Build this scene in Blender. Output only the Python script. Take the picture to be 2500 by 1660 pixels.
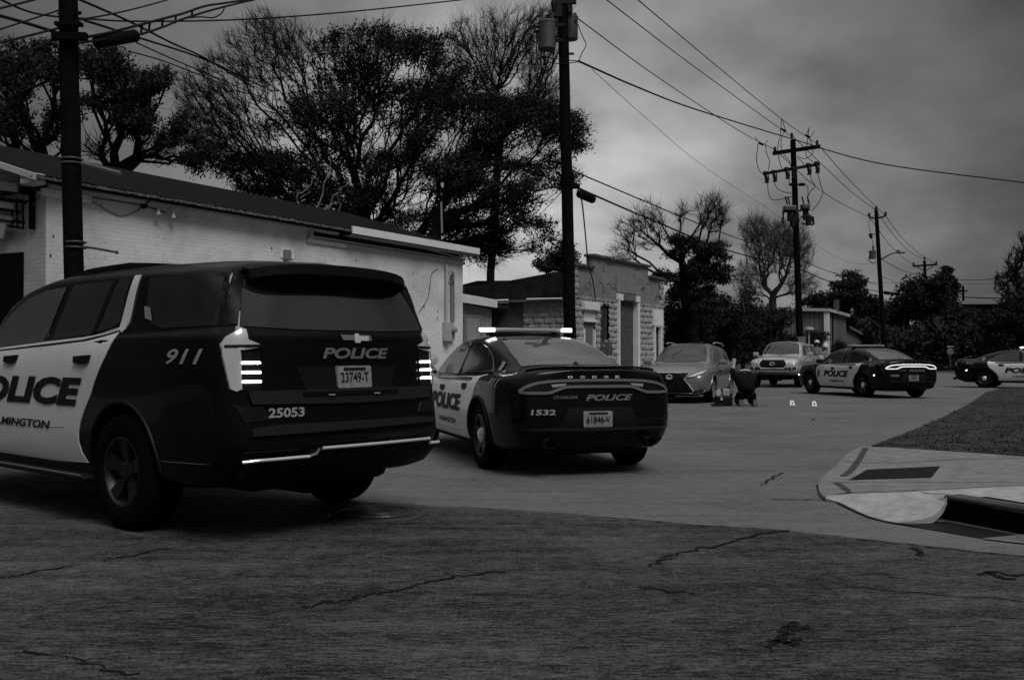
import bpy, bmesh, math, random
import numpy as np
from mathutils import Vector, Matrix, geometry
from mathutils.bvhtree import BVHTree
for o in list(bpy.data.objects): bpy.data.objects.remove(o)
S=bpy.context.scene; COL=S.collection; R=math.radians; pi=math.pi
random.seed(4); rng=np.random.default_rng(7)
# ---------------- camera
H=1.21; HY=869.; F=2430.; TH=math.atan((HY-830)/F)
cam=bpy.data.cameras.new('camera'); cam.lens=F/2500*36; cam.sensor_width=36; cam.clip_end=2000; cam.clip_start=.05
co=bpy.data.objects.new('camera',cam); COL.objects.link(co); co.location=(0,0,H); co.rotation_euler=(pi/2+TH,0,0); S.camera=co
S.render.resolution_x=1024; S.render.resolution_y=679
# ---------------- sky and light
W=bpy.data.worlds.new('World'); S.world=W; W.use_nodes=True
nt=W.node_tree; N=nt.nodes; L=nt.links; N.clear()
def nn(t,**k):
    n=N.new(t)
    for a,b in k.items(): setattr(n,a,b)
    return n
def lk(a,b): L.new(a,b)
SUN_EL=R(54); SUN_AZ=R(150)          # azimuth clockwise from +Y: behind the camera, to the right
sky=nn('ShaderNodeTexSky',sky_type='NISHITA',sun_disc=False,sun_elevation=SUN_EL,sun_rotation=SUN_AZ,dust_density=4.0,air_density=1.0)
bw=nn('ShaderNodeRGBToBW'); lk(sky.outputs[0],bw.inputs[0])
tc=nn('ShaderNodeTexCoord'); sep=nn('ShaderNodeSeparateXYZ'); lk(tc.outputs['Generated'],sep.inputs[0])
def M(op,a,b=None,c=None,cl=False):
    m=nn('ShaderNodeMath',operation=op); m.use_clamp=cl
    for i,v in enumerate((a,b,c)):
        if v is None: continue
        if isinstance(v,(int,float)): m.inputs[i].default_value=v
        else: lk(v,m.inputs[i])
    return m.outputs[0]
# flat cloud deck: project direction on a plane overhead
zc=M('ADD',M('MAXIMUM',sep.outputs[2],0.0),.42)
cx=M('DIVIDE',sep.outputs[0],zc); cy=M('DIVIDE',sep.outputs[1],zc)
cmb=nn('ShaderNodeCombineXYZ'); lk(cx,cmb.inputs[0]); lk(cy,cmb.inputs[1])
no=nn('ShaderNodeTexNoise'); no.inputs['Scale'].default_value=3.6; no.inputs['Detail'].default_value=5; no.inputs['Roughness'].default_value=.5; no.inputs['Distortion'].default_value=.08
lk(cmb.outputs[0],no.inputs['Vector'])
cl=M('MULTIPLY_ADD',no.outputs['Fac'],2.3,-1.15)           # cloud relief
up=M('MAXIMUM',sep.outputs[2],0.0)
def SQ(a): return M('MULTIPLY',a,a)
# bright cloud low over the street's end; vignette darkening put into the rest
dx=M('SUBTRACT',sep.outputs[0],-.01); dz=M('MAXIMUM',M('SUBTRACT',up,.10),0.0)
lob=M('EXPONENT',M('MULTIPLY',M('ADD',M('MULTIPLY',SQ(dx),9.0),M('MULTIPLY',SQ(dz),8.0)),-1.0))
lob=M('MULTIPLY',lob,M('MULTIPLY_ADD',sep.outputs[1],.5,.5,cl=True))
zen=M('MULTIPLY',M('MAXIMUM',M('SUBTRACT',up,.38),0.0),5.0)   # overcast: brighter overhead
base=M('ADD',M('ADD',M('MULTIPLY',lob,2.25),.16),zen)
back=M('MULTIPLY',M('MULTIPLY',M('MINIMUM',sep.outputs[1],0.0),-1.0),M('MINIMUM',M('MULTIPLY',up,.9),.4))
base=M('ADD',base,back)
cloud=M('MULTIPLY',base,M('MAXIMUM',M('ADD',1.0,cl),.35))
tot=M('ADD',cloud,M('MULTIPLY',bw.outputs[0],.02))
tot=M('MAXIMUM',tot,.12)
bg=nn('ShaderNodeBackground'); bg.inputs['Strength'].default_value=.12; lk(tot,bg.inputs['Color'])
wo=nn('ShaderNodeOutputWorld'); lk(bg.outputs[0],wo.inputs[0])
sd=bpy.data.lights.new('sun','SUN'); sd.energy=1.1; sd.angle=R(26); sd.color=(1,.985,.965)
so=bpy.data.objects.new('sun',sd); COL.objects.link(so)
sv=Vector((math.sin(SUN_AZ)*math.cos(SUN_EL),math.cos(SUN_AZ)*math.cos(SUN_EL),math.sin(SUN_EL)))
so.rotation_euler=sv.to_track_quat('Z','Y').to_euler()
S.view_settings.view_transform='Standard'; S.view_settings.look='None'; S.view_settings.exposure=0.7; S.view_settings.gamma=1
# ---------------- helpers: pixels (of the 2500 px photo) to points
def ray(u,v):
    y=-(v-830)/F; return np.array([(u-1250)/F, math.cos(TH)-math.sin(TH)*y, math.sin(TH)+math.cos(TH)*y])
def at(u,v,Y): d=ray(u,v); d=d*Y/d[1]; return Vector((d[0],d[1],d[2]+H))
def gr(u,v,z=0.): d=ray(u,v); d=d*(z-H)/d[2]; return Vector((d[0],d[1],d[2]+H))
def onpl(pose,u,v,ax,c):
    X,Y,a=pose; ca,sa=math.cos(a),math.sin(a); Rm=np.array([[ca,sa,0],[-sa,ca,0],[0,0,1]])
    o=Rm@np.array([-X,-Y,H]); d=Rm@ray(u,v); t=(c-o[ax])/d[ax]; return o+t*d
# ---------------- materials
MC={}
def mat(name,g=.5,rough=.6,metal=0,coat=0,var=0,vs=5,bump=0,bs=40,emit=0,spec=.5,g2=None,extra=None):
    if name in MC: return MC[name]
    if g<.06 and rough>=.5 and spec==.5: spec=.06     # dull dark surfaces
    m=bpy.data.materials.new(name); m.use_nodes=True; t=m.node_tree; b=t.nodes['Principled BSDF']
    b.inputs['Base Color'].default_value=(g,g,g,1); b.inputs['Roughness'].default_value=rough; b.inputs['Metallic'].default_value=metal
    b.inputs['Coat Weight'].default_value=coat; b.inputs['Coat Roughness'].default_value=.04; b.inputs['Specular IOR Level'].default_value=spec
    if emit: b.inputs['Emission Color'].default_value=(1,1,1,1); b.inputs['Emission Strength'].default_value=emit
    tcn=t.nodes.new('ShaderNodeTexCoord')
    if var or g2 is not None:
        n=t.nodes.new('ShaderNodeTexNoise'); n.inputs['Scale'].default_value=vs; n.inputs['Detail'].default_value=6; n.inputs['Roughness'].default_value=.6
        t.links.new(tcn.outputs['Object'],n.inputs['Vector'])
        r=t.nodes.new('ShaderNodeValToRGB'); a=max(.003,g*(1-var)); c=g*(1+var) if g2 is None else g2
        r.color_ramp.elements[0].position=.36; r.color_ramp.elements[1].position=.66
        r.color_ramp.elements[0].color=(a,a,a,1); r.color_ramp.elements[1].color=(c,c,c,1)
        t.links.new(n.outputs['Fac'],r.inputs[0]); t.links.new(r.outputs[0],b.inputs['Base Color'])
    if bump:
        n=t.nodes.new('ShaderNodeTexNoise'); n.inputs['Scale'].default_value=bs; n.inputs['Detail'].default_value=4
        t.links.new(tcn.outputs['Object'],n.inputs['Vector'])
        u=t.nodes.new('ShaderNodeBump'); u.inputs['Strength'].default_value=bump; u.inputs['Distance'].default_value=.02
        t.links.new(n.outputs['Fac'],u.inputs['Height']); t.links.new(u.outputs[0],b.inputs['Normal'])
    if extra: extra(t,b,tcn)
    MC[name]=m; return m
def node(t,ty,**k):
    n=t.nodes.new(ty)
    for a,v in k.items(): setattr(n,a,v)
    return n
def asphalt_x(g0,g1,lo=1.9,sp=1.45):
    def f(t,b,tcn):
        P=tcn.outputs['Object']
        def noise(s,d=3,sc=None):
            n=node(t,'ShaderNodeTexNoise'); n.inputs['Scale'].default_value=s; n.inputs['Detail'].default_value=d; n.inputs['Roughness'].default_value=.6
            if sc:
                mp=node(t,'ShaderNodeMapping'); mp.inputs['Scale'].default_value=sc; t.links.new(P,mp.inputs[0]); t.links.new(mp.outputs[0],n.inputs['Vector'])
            else: t.links.new(P,n.inputs['Vector'])
            return n.outputs['Fac']
        def math_(op,a,b_=None):
            m=node(t,'ShaderNodeMath',operation=op)
            for i,v in enumerate((a,b_)):
                if v is None: continue
                if isinstance(v,(int,float)): m.inputs[i].default_value=v
                else: t.links.new(v,m.inputs[i])
            return m.outputs[0]
        grit=noise(55,4); str_=noise(1,4,(9,46,1)); mid=noise(6,5); big=noise(.45,4); drag=noise(1.3,5,(.3,1.8,1)); wear=noise(1,5,(1.1,7,1))
        vo=node(t,'ShaderNodeTexVoronoi'); vo.inputs['Scale'].default_value=38; t.links.new(P,vo.inputs['Vector'])
        s=math_('ADD',math_('ADD',math_('MULTIPLY',grit,1.5),math_('MULTIPLY',mid,.5)),math_('ADD',math_('MULTIPLY',big,1.0),math_('ADD',math_('MULTIPLY',drag,.6),math_('MULTIPLY',math_('SUBTRACT',wear,.5),.9))))
        st=math_('LESS_THAN',vo.outputs['Distance'],.16)
        s=math_('ADD',math_('ADD',s,math_('MULTIPLY',st,.35)),math_('MULTIPLY',str_,1.9))
        mr=node(t,'ShaderNodeMapRange'); mr.inputs['From Min'].default_value=lo; mr.inputs['From Max'].default_value=lo+sp
        mr.inputs['To Min'].default_value=g0; mr.inputs['To Max'].default_value=g1; t.links.new(s,mr.inputs[0])
        t.links.new(mr.outputs[0],b.inputs['Base Color'])
        bu=node(t,'ShaderNodeBump'); bu.inputs['Strength'].default_value=.55; bu.inputs['Distance'].default_value=.02
        t.links.new(grit,bu.inputs['Height']); t.links.new(bu.outputs[0],b.inputs['Normal'])
    return f
def brick_x(axis,g0,g1,bw_=.21,bh=.072,mort=.006,stain=.35,bstr=.5):
    def f(t,b,tcn):
        sp=node(t,'ShaderNodeSeparateXYZ'); t.links.new(tcn.outputs['Object'],sp.inputs[0])
        cb=node(t,'ShaderNodeCombineXYZ'); t.links.new(sp.outputs[axis],cb.inputs[0]); t.links.new(sp.outputs[2],cb.inputs[1])
        br=node(t,'ShaderNodeTexBrick'); br.inputs['Scale'].default_value=1; br.inputs['Brick Width'].default_value=bw_; br.inputs['Row Height'].default_value=bh
        br.inputs['Mortar Size'].default_value=mort; br.inputs['Mortar Smooth'].default_value=.3
        br.inputs['Color1'].default_value=(g1,)*3+(1,); br.inputs['Color2'].default_value=(g1*.93,)*3+(1,); br.inputs['Mortar'].default_value=(g0,)*3+(1,)
        t.links.new(cb.outputs[0],br.inputs['Vector'])
        n=node(t,'ShaderNodeTexNoise'); n.inputs['Scale'].default_value=.9; n.inputs['Detail'].default_value=8; n.inputs['Roughness'].default_value=.65; t.links.new(cb.outputs[0],n.inputs['Vector'])
        n2=node(t,'ShaderNodeTexNoise'); n2.inputs['Scale'].default_value=9; n2.inputs['Detail'].default_value=5; t.links.new(cb.outputs[0],n2.inputs['Vector'])
        r=node(t,'ShaderNodeValToRGB'); r.color_ramp.elements[0].position=.3; r.color_ramp.elements[1].position=.55
        k=1-stain; r.color_ramp.elements[0].color=(k,k,k,1); r.color_ramp.elements[1].color=(1,1,1,1); t.links.new(n.outputs['Fac'],r.inputs[0])
        r2=node(t,'ShaderNodeValToRGB'); r2.color_ramp.elements[0].position=.24; r2.color_ramp.elements[1].position=.36
        r2.color_ramp.elements[0].color=(.45,.45,.45,1); r2.color_ramp.elements[1].color=(1,1,1,1); t.links.new(n2.outputs['Fac'],r2.inputs[0])
        m1=node(t,'ShaderNodeMix',data_type='RGBA',blend_type='MULTIPLY'); m1.inputs[0].default_value=1
        t.links.new(br.outputs['Color'],m1.inputs[6]); t.links.new(r.outputs[0],m1.inputs[7])
        m2=node(t,'ShaderNodeMix',data_type='RGBA',blend_type='MULTIPLY'); m2.inputs[0].default_value=1
        t.links.new(m1.outputs[2],m2.inputs[6]); t.links.new(r2.outputs[0],m2.inputs[7])
        t.links.new(m2.outputs[2],b.inputs['Base Color'])
        bu=node(t,'ShaderNodeBump',invert=True); bu.inputs['Strength'].default_value=bstr; bu.inputs['Distance'].default_value=.01
        t.links.new(br.outputs['Fac'],bu.inputs['Height']); t.links.new(bu.outputs[0],b.inputs['Normal'])
    return f
m_black=mat('black_car_paint',.003,.20,0,.36,spec=.05)
m_white=mat('white_car_paint',.62,.35,0,.6,var=.03,vs=3)
m_grey=mat('grey_metallic_paint',.16,.35,.35,1.0)
m_silver=mat('silver_metallic_paint',.42,.35,.35,1.0)
m_glass=mat('tinted_glass',.012,.04,0,0,spec=.8)
m_glass2=mat('windscreen_glass',.065,.05,0,.3,spec=1.0)  # base lightened to carry the sky's reflection in the glass
m_glass3=mat('side_glass',.018,.05,0,0,spec=.8)
m_trim=mat('black_plastic',.005,.55,spec=.15)
m_tyre=mat('tyre_rubber',.003,.8,bump=.3,bs=60,spec=.05)
m_chrome=mat('chrome',.80,.25,.55)
m_dchrome=mat('dark_chrome',.20,.3,.5)
m_rimd=mat('dark_wheel_metal',.008,.45,.3)
m_rims=mat('silver_wheel_metal',.35,.35,.8)
m_lens=mat('lamp_lens_dark',.005,.12,0,.6,spec=.2)
m_lensw=mat('lamp_lens_pale',.42,.25,0,1)
m_led=mat('lit_led',1,.5,emit=6.0)
m_lit=mat('lit_lamp_band',.9,.4,emit=.32)
m_sticker=mat('pale_vinyl',.22,.5)
m_decal=mat('dark_vinyl',.014,.5)
m_plate=mat('licence_plate_paint',.20,.5,var=.25,vs=30)
m_wood=mat('weathered_pole_wood',.004,.9,spec=.04,var=.5,vs=9,bump=.6,bs=25)
m_steel=mat('galvanised_steel',.07,.5,.3,var=.3,vs=8)
m_dsteel=mat('dark_steel',.010,.6,.1,spec=.2)
m_wire=mat('wire_black',.012,.7)
m_can=mat('transformer_paint',.06,.5,var=.2,vs=4)
m_bark=mat('bark',.006,.9,spec=.1,var=.5,vs=6)
m_barkp=mat('pale_bark',.035,.9,var=.5,vs=6)
m_leaf=mat('evergreen_leaves',.006,.7,g2=.022,vs=1.4,spec=.15)
m_leafd=mat('dry_vine_leaves',.008,.8,g2=.032,vs=1.4,spec=.15)
m_conc=mat('pale_concrete',.30,.85,var=.2,vs=9,bump=.3,bs=60)
m_conc2=mat('grey_concrete',.16,.85,var=.25,vs=7,bump=.3,bs=60)
m_dark=mat('dark_void',.004,.9)
# ---------------- mesh tools
class MB:
    def __init__(s): s.v=[]; s.f=[]; s.mi=[]
    def add(s,vs,fs,mi=0):
        o=len(s.v); s.v+= [tuple(v) for v in vs]; s.f+=[tuple(i+o for i in f) for f in fs]; s.mi+=[mi]*len(fs); return s
    def box(s,c,d,rz=0,rx=0,ry=0,bev=0,mi=0):
        bm=bmesh.new(); bmesh.ops.create_cube(bm,size=1)
        for v in bm.verts: v.co=Vector((v.co.x*d[0],v.co.y*d[1],v.co.z*d[2]))
        if bev: bmesh.ops.bevel(bm,geom=bm.edges[:],offset=min(bev,min(d)*.45),segments=2,affect='EDGES',profile=.5)
        from mathutils import Euler
        Mx=Matrix.Translation(Vector(c))@Euler((rx,ry,rz)).to_matrix().to_4x4(); bmesh.ops.transform(bm,matrix=Mx,verts=bm.verts)
        s.bm(bm,mi); return s
    def bm(s,bm,mi=0):
        bm.verts.index_update(); s.add([v.co for v in bm.verts],[[v.index for v in f.verts] for f in bm.faces],mi); bm.free(); return s
    def tube(s,pts,r,n=8,closed=False,cap=True,mi=0):
        P=[Vector(p) for p in pts]; m=len(P); rs=r if hasattr(r,'__len__') else [r]*m
        vs=[];ref=None
        for i,p in enumerate(P):
            if closed: t=(P[(i+1)%m]-P[i-1])
            else: t=P[min(i+1,m-1)]-P[max(i-1,0)]
            t=t.normalized() if t.length>1e-9 else Vector((0,0,1))
            if ref is None: ref=t.orthogonal().normalized()
            ref=(ref-t*ref.dot(t)); ref=ref.normalized() if ref.length>1e-6 else t.orthogonal().normalized()
            b=t.cross(ref)
            for k in range(n):
                a=2*pi*k/n; vs.append(p+(ref*math.cos(a)+b*math.sin(a))*rs[i])
        fs=[]
        for i in range(m if closed else m-1):
            j=(i+1)%m
            for k in range(n): fs.append((i*n+k,i*n+(k+1)%n,j*n+(k+1)%n,j*n+k))
        if cap and not closed: fs+=[tuple(range(n))[::-1],tuple((m-1)*n+k for k in range(n))]
        return s.add(vs,fs,mi)
    def lathe(s,prof,n=32,axis='y',c=(0,0,0),mi=0):   # prof: (radius, along axis)
        vs=[];m=len(prof)
        for i in range(n):
            a=2*pi*i/n
            for r,h in prof:
                x,z=r*math.cos(a),r*math.sin(a)
                p={'y':(x,h,z),'z':(x,z,h),'x':(h,x,z)}[axis]; vs.append((p[0]+c[0],p[1]+c[1],p[2]+c[2]))
        fs=[(i*m+j,i*m+j+1,((i+1)%n)*m+j+1,((i+1)%n)*m+j) for i in range(n) for j in range(m-1)]
        return s.add(vs,fs,mi)
    def prism(s,poly,z0,z1,axis='z',mi=0):
        n=len(poly)
        def P(a,b,h): return {'z':(a,b,h),'y':(a,h,b),'x':(h,a,b)}[axis]
        vs=[P(a,b,z0) for a,b in poly]+[P(a,b,z1) for a,b in poly]
        fs=[tuple(range(n))[::-1],tuple(range(n,2*n))]+[(i,(i+1)%n,n+(i+1)%n,n+i) for i in range(n)]
        return s.add(vs,fs,mi)
    def ball(s,c,r,n=10,sc=(1,1,1),mi=0):
        bm=bmesh.new(); bmesh.ops.create_uvsphere(bm,u_segments=n,v_segments=max(6,n*2//3),radius=r)
        for v in bm.verts: v.co=Vector((v.co.x*sc[0]+c[0],v.co.y*sc[1]+c[1],v.co.z*sc[2]+c[2]))
        return s.bm(bm,mi)
    def mesh(s,name,mats,smooth=False):
        me=bpy.data.meshes.new(name); me.from_pydata(s.v,[],s.f)
        for m in (mats if isinstance(mats,(list,tuple)) else [mats]): me.materials.append(m)
        if any(s.mi): me.polygons.foreach_set('material_index',s.mi)
        bm=bmesh.new(); bm.from_mesh(me); bmesh.ops.recalc_face_normals(bm,faces=bm.faces[:]); bm.to_mesh(me); bm.free()
        if smooth:
            me.polygons.foreach_set('use_smooth',[True]*len(me.polygons))
            me.set_sharp_from_angle(angle=R(38))
        me.update(); return me
    def put(s,name,mats,parent=None,smooth=False,**k): return ob(name,s.mesh(name,mats,smooth),parent,**k)
def ob(name,me,parent=None,label=None,cat=None,group=None,kind=None,loc=None):
    o=bpy.data.objects.new(name,me); COL.objects.link(o)
    if parent is not None: o.parent=parent
    if loc is not None: o.location=loc
    if label: o['label']=label
    if cat: o['category']=cat
    if group: o['group']=group
    if kind: o['kind']=kind
    return o
def thing(name,label,cat,loc=(0,0,0),rz=0,group=None):
    o=ob(name,None,None,label,cat,group); o.location=loc; o.rotation_euler=(0,0,rz); o.empty_display_size=.2; return o
def copy_tree(o,parent=None):
    c=o.copy(); COL.objects.link(c); c.parent=parent
    for ch in list(o.children): copy_tree(ch,c)
    return c
def crom(P,n=8,closed=False):
    P=[Vector(p) for p in P]; out=[]; m=len(P)
    for i in range(m if closed else m-1):
        p0=P[i-1] if (closed or i>0) else P[0]*2-P[1]; p1=P[i]; p2=P[(i+1)%m]
        p3=P[(i+2)%m] if (closed or i+2<m) else P[-1]*2-P[-2]
        for k in range(n):
            t=k/n; out.append(.5*((2*p1)+(p2-p0)*t+(2*p0-5*p1+4*p2-p3)*t*t+(3*p1-p0-3*p2+p3)*t**3))
    if not closed: out.append(P[-1])
    return out
def fill(poly,step):
    """2D polygon -> (verts2d, faces) with inner grid points"""
    n=len(poly); xs=[p[0] for p in poly]; ys=[p[1] for p in poly]
    pts=[Vector((p[0],p[1])) for p in poly]
    # densify edge
    dp=[]
    for i in range(n):
        a,b=pts[i],pts[(i+1)%n]; k=max(1,int((b-a).length/step))
        for j in range(k): dp.append(a.lerp(b,j/k))
    E=[(i,(i+1)%len(dp)) for i in range(len(dp))]
    def inside(x,y):
        c=False
        for i in range(n):
            x0,y0=poly[i][0],poly[i][1]; x1,y1=poly[(i+1)%n][0],poly[(i+1)%n][1]
            if (y0>y)!=(y1>y) and x<(x1-x0)*(y-y0)/(y1-y0)+x0: c=not c
        return c
    extra=[]
    x=min(xs)+step*.5
    while x<max(xs):
        y=min(ys)+step*.5
        while y<max(ys):
            if inside(x,y): extra.append(Vector((x+random.uniform(-1,1)*step*.02,y)))
            y+=step
        x+=step
    r=geometry.delaunay_2d_cdt(dp+extra,E,[],1,1e-5)
    return [tuple(v) for v in r[0]],[tuple(f) for f in r[2]]
def pchip(x,y,xq):
    x=np.asarray(x,float); y=np.asarray(y,float); h=np.diff(x); d=np.diff(y,axis=0)/h[:,None]
    m=np.zeros_like(y); m[0]=d[0]; m[-1]=d[-1]
    for i in range(1,len(x)-1):
        w1=2*h[i]+h[i-1]; w2=h[i]+2*h[i-1]; a,b=d[i-1],d[i]
        with np.errstate(divide='ignore',invalid='ignore'):
            v=(w1+w2)/(w1/a+w2/b)
        m[i]=np.where(a*b>0,v,0)
    k=np.clip(np.searchsorted(x,xq)-1,0,len(x)-2); t=((xq-x[k])/h[k])[:,None]; hh=h[k][:,None]
    return (2*t**3-3*t**2+1)*y[k]+(t**3-2*t**2+t)*hh*m[k]+(-2*t**3+3*t**2)*y[k+1]+(t**3-t**2)*hh*m[k+1]
def strip(pts,w,z=None,jit=0):
    P=[Vector(p) for p in pts]; mb=MB(); vs=[]
    for i,p in enumerate(P):
        t=(P[min(i+1,len(P)-1)]-P[max(i-1,0)]); t.z=0; t.normalize(); nrm=Vector((-t.y,t.x,0))
        ww=(w[i] if hasattr(w,'__len__') else w)/2*(1+random.uniform(-jit,jit))
        a=p+nrm*ww; b=p-nrm*ww
        if z is not None: a.z=z; b.z=z
        vs+=[a,b]
    mb.add(vs,[(2*i,2*i+1,2*i+3,2*i+2) for i in range(len(P)-1)]); return mb
# ---------------- text
def text2d(s,w,h,shear=0,bold=.02,spacing=1.0):
    c=bpy.data.curves.new('lettering','FONT'); c.body=s; c.size=1; c.shear=shear; c.offset=bold; c.space_character=spacing; c.resolution_u=3
    o=bpy.data.objects.new('lettering',c); COL.objects.link(o); bpy.context.view_layer.update()
    me=bpy.data.meshes.new_from_object(o); COL.objects.unlink(o); bpy.data.objects.remove(o)
    V=np.array([v.co[:2] for v in me.vertices]); Fs=[tuple(p.vertices) for p in me.polygons]; bpy.data.meshes.remove(me)
    V-=V.min(0); V/=V.max(0); V-=.5; V[:,0]*=w; V[:,1]*=h
    return V,Fs
def refine(V,Fs,maxlen):
    bm=bmesh.new()
    for v in V: bm.verts.new((v[0],v[1],0))
    bm.verts.ensure_lookup_table()
    for f in Fs:
        try: bm.faces.new([bm.verts[i] for i in f])
        except ValueError: pass
    for _ in range(5):
        bmesh.ops.triangulate(bm,faces=bm.faces[:])
        E=[e for e in bm.edges if e.calc_length()>maxlen]
        if not E: break
        bmesh.ops.subdivide_edges(bm,edges=E,cuts=1)
    bmesh.ops.triangulate(bm,faces=bm.faces[:]); bm.verts.index_update()
    V=[(v.co.x,v.co.y) for v in bm.verts]; Fs=[tuple(v.index for v in f.verts) for f in bm.faces]; bm.free(); return V,Fs
# ---------------- vehicles
KEYS='x zb wr wm zm ws zs wb zbelt wg zg wt zt zr'.split()
class Car:
    def __init__(s,label,cat,st,rear_dx,front_dx,bulge,wheels,arch,name='police_car',group=None,body=m_black,nose_rings=None):
        s.t=thing(name,label,cat,group=group); s.wh=wheels
        C=[]
        for i,row in enumerate(st):
            d=dict(zip(KEYS,row)); x=d['x']
            ring=[(0,d['zb']),(d['wr']-.12,d['zb']),(d['wr'],d['zb']+.06),(d['wm'],d['zm']),(d['ws'],d['zs']),(d['wb'],d['zbelt']),(d['wg'],d['zg']),(d['wt'],d['zt']),(d['wt']*.72,d['zr']-(d['zr']-d['zt'])*.28),(0,d['zr'])]
            fr={0:1,1:.55,2:.2}.get(i,0); ff={0:1,1:.55,2:.2}.get(len(st)-1-i,0)
            C.append([(x+rear_dx[j]*fr+front_dx[j]*ff,y,z) for j,(y,z) in enumerate(ring)])
        C=np.array(C); ns,nr,_=C.shape
        # ring direction
        dl=np.linalg.norm(np.diff(C,axis=1),axis=2).mean(0)+.02; kn=np.maximum(2,(dl/.045).astype(int)); tq=[0.]; cum=np.concatenate([[0],np.cumsum(dl)])
        for j in range(nr-1): tq+=list(cum[j]+dl[j]*np.arange(1,kn[j]+1)/kn[j])
        tq=np.array(tq); A=np.stack([pchip(cum,C[i],tq) for i in range(ns)])           # ns x nv x 3
        xs=np.array([r[0] for r in st],float); us=[xs[0]]
        for i in range(ns-1): k=max(2,int((xs[i+1]-xs[i])/.04)); us+=list(xs[i]+(xs[i+1]-xs[i])*np.arange(1,k+1)/k)
        us=np.array(us); G=np.stack([pchip(xs,A[:,j],us) for j in range(A.shape[1])],1)   # nu x nv x 3
        nu,nv,_=G.shape
        full=bmesh.new()
        def grid(P,q=None):
            vs=[[full.verts.new(P[i,j]) for j in range(P.shape[1])] for i in range(P.shape[0])]
            for i in range(P.shape[0]-1):
                for j in range(P.shape[1]-1): full.faces.new((vs[i][j],vs[i+1][j],vs[i+1][j+1],vs[i][j+1]))
        grid(G); G2=G.copy(); G2[:,:,1]*=-1; grid(G2)
        for k,(row,b) in enumerate(((G[0],-bulge[0]),(G[-1],bulge[1]))):
            nc=24; tt=np.linspace(-1,1,nc+1)
            P=np.zeros((nv,nc+1,3))
            for j in range(nv):
                y=row[j,1]; w=min(1,abs(y)/.5)**2
                P[j,:,0]=row[j,0]+b*(1-tt**2)*w; P[j,:,1]=tt*y; P[j,:,2]=row[j,2]
            grid(P)
        bmesh.ops.remove_doubles(full,verts=full.verts[:],dist=.0008)
        bmesh.ops.dissolve_degenerate(full,edges=full.edges[:],dist=.0004)
        bmesh.ops.recalc_face_normals(full,faces=full.faces[:])
        s.bvh=BVHTree.FromBMesh(full)
        dele=[]
        for f in full.faces:
            c=f.calc_center_median()
            if abs(c.y)>.52:
                for wx,wz in wheels:
                    if (c.x-wx)**2+(c.z-wz)**2<arch**2: dele.append(f); break
        bv={v for f in dele for v in f.verts}
        bmesh.ops.delete(full,geom=dele,context='FACES')
        for v in list(bv):
            if v.is_valid and v.link_faces and abs(v.co.y)>.6:
                for wx,wz in wheels:
                    dx,dz=v.co.x-wx,v.co.z-wz; r=math.hypot(dx,dz)
                    if r<arch*1.25 and r>1e-3: v.co.x=wx+dx/r*arch; v.co.z=wz+dz/r*arch; break
        me=bpy.data.meshes.new('body'); full.to_mesh(me); full.free(); me.materials.append(body)
        me.polygons.foreach_set('use_smooth',[True]*len(me.polygons)); me.set_sharp_from_angle(angle=R(50))
        s.body=ob('body',me,s.t)
        # wheel wells and arch lips
        for wx,wz in wheels:
            for sg in (1,-1):
                mb=MB(); lip=MB(); pts=[]
                for k in range(25):
                    a=-.25+(pi+.5)*k/24; px,pz=wx+math.cos(a)*(arch+.012),wz+math.sin(a)*(arch+.012)
                    if pz<st[3][1]+.03: continue
                    h=s.bvh.ray_cast(Vector((px,3*sg,pz)),Vector((0,-sg,0)))[0]
                    if h: pts.append(h+Vector((0,.0,0)))
                lip.tube(pts,.016,6)
                vs=[];n=len(pts)
                for p in pts: vs+=[p-Vector((0,sg*.004,0)),Vector((p.x,sg*.5,p.z))]
                mb.add(vs,[(2*i,2*i+1,2*i+3,2*i+2) for i in range(n-1)])
                mb.add([Vector((p.x,sg*.5,p.z)) for p in pts],[tuple(range(n))])
                mb.put('wheel_well',m_trim,s.t); lip.put('arch_trim',m_trim if body is m_black else body,s.t,True)
    def hit(s,pr,a,b,off):
        if pr in 'LR':
            sg=1 if pr=='L' else -1; o=Vector((a,3*sg,b)); d=Vector((0,-sg,0)); nb=Vector((a,.9*sg,b))
        elif pr=='B': o=Vector((-6,a,b)); d=Vector((1,0,0)); nb=Vector((-1,a,b))
        elif pr=='F': o=Vector((9,a,b)); d=Vector((-1,0,0)); nb=Vector((3.9,a,b))
        else: o=Vector((a,b,4)); d=Vector((0,0,-1)); nb=Vector((a,b,1.2))
        h=s.bvh.ray_cast(o,d)
        if h[0] is None: h=s.bvh.find_nearest(nb)
        n=h[1]
        if n.dot(d)>0: n=-n
        return h[0]+n*off-d*off*.3, d
    def lay(s,V,Fs,pr,off,skirt=.012):
        P=[];D=None
        for a,b in V: p,D=s.hit(pr,a,b,off); P.append(p)
        bm=bmesh.new(); vs=[bm.verts.new(p) for p in P]
        for f in Fs:
            try: bm.faces.new([vs[i] for i in f])
            except ValueError: pass
        if skirt:
            be=[e for e in bm.edges if e.is_boundary]
            r=bmesh.ops.extrude_edge_only(bm,edges=be)
            for g in r['geom']:
                if isinstance(g,bmesh.types.BMVert): g.co+=D*skirt
        bmesh.ops.recalc_face_normals(bm,faces=bm.faces[:])
        return bm
    def fin(s,bm,name,m,parent,smooth=True,**k):
        me=bpy.data.meshes.new(name); bm.to_mesh(me); bm.free(); me.materials.append(m)
        if smooth: me.polygons.foreach_set('use_smooth',[True]*len(me.polygons)); me.set_sharp_from_angle(angle=R(40))
        return ob(name,me,parent or s.t,**k)
    def patch(s,name,poly,pr,m,off=.004,step=.06,parent=None,skirt=.012,**k):
        V,Fs=fill(poly,step); return s.fin(s.lay(V,Fs,pr,off,skirt),name,m,parent,**k)
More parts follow.
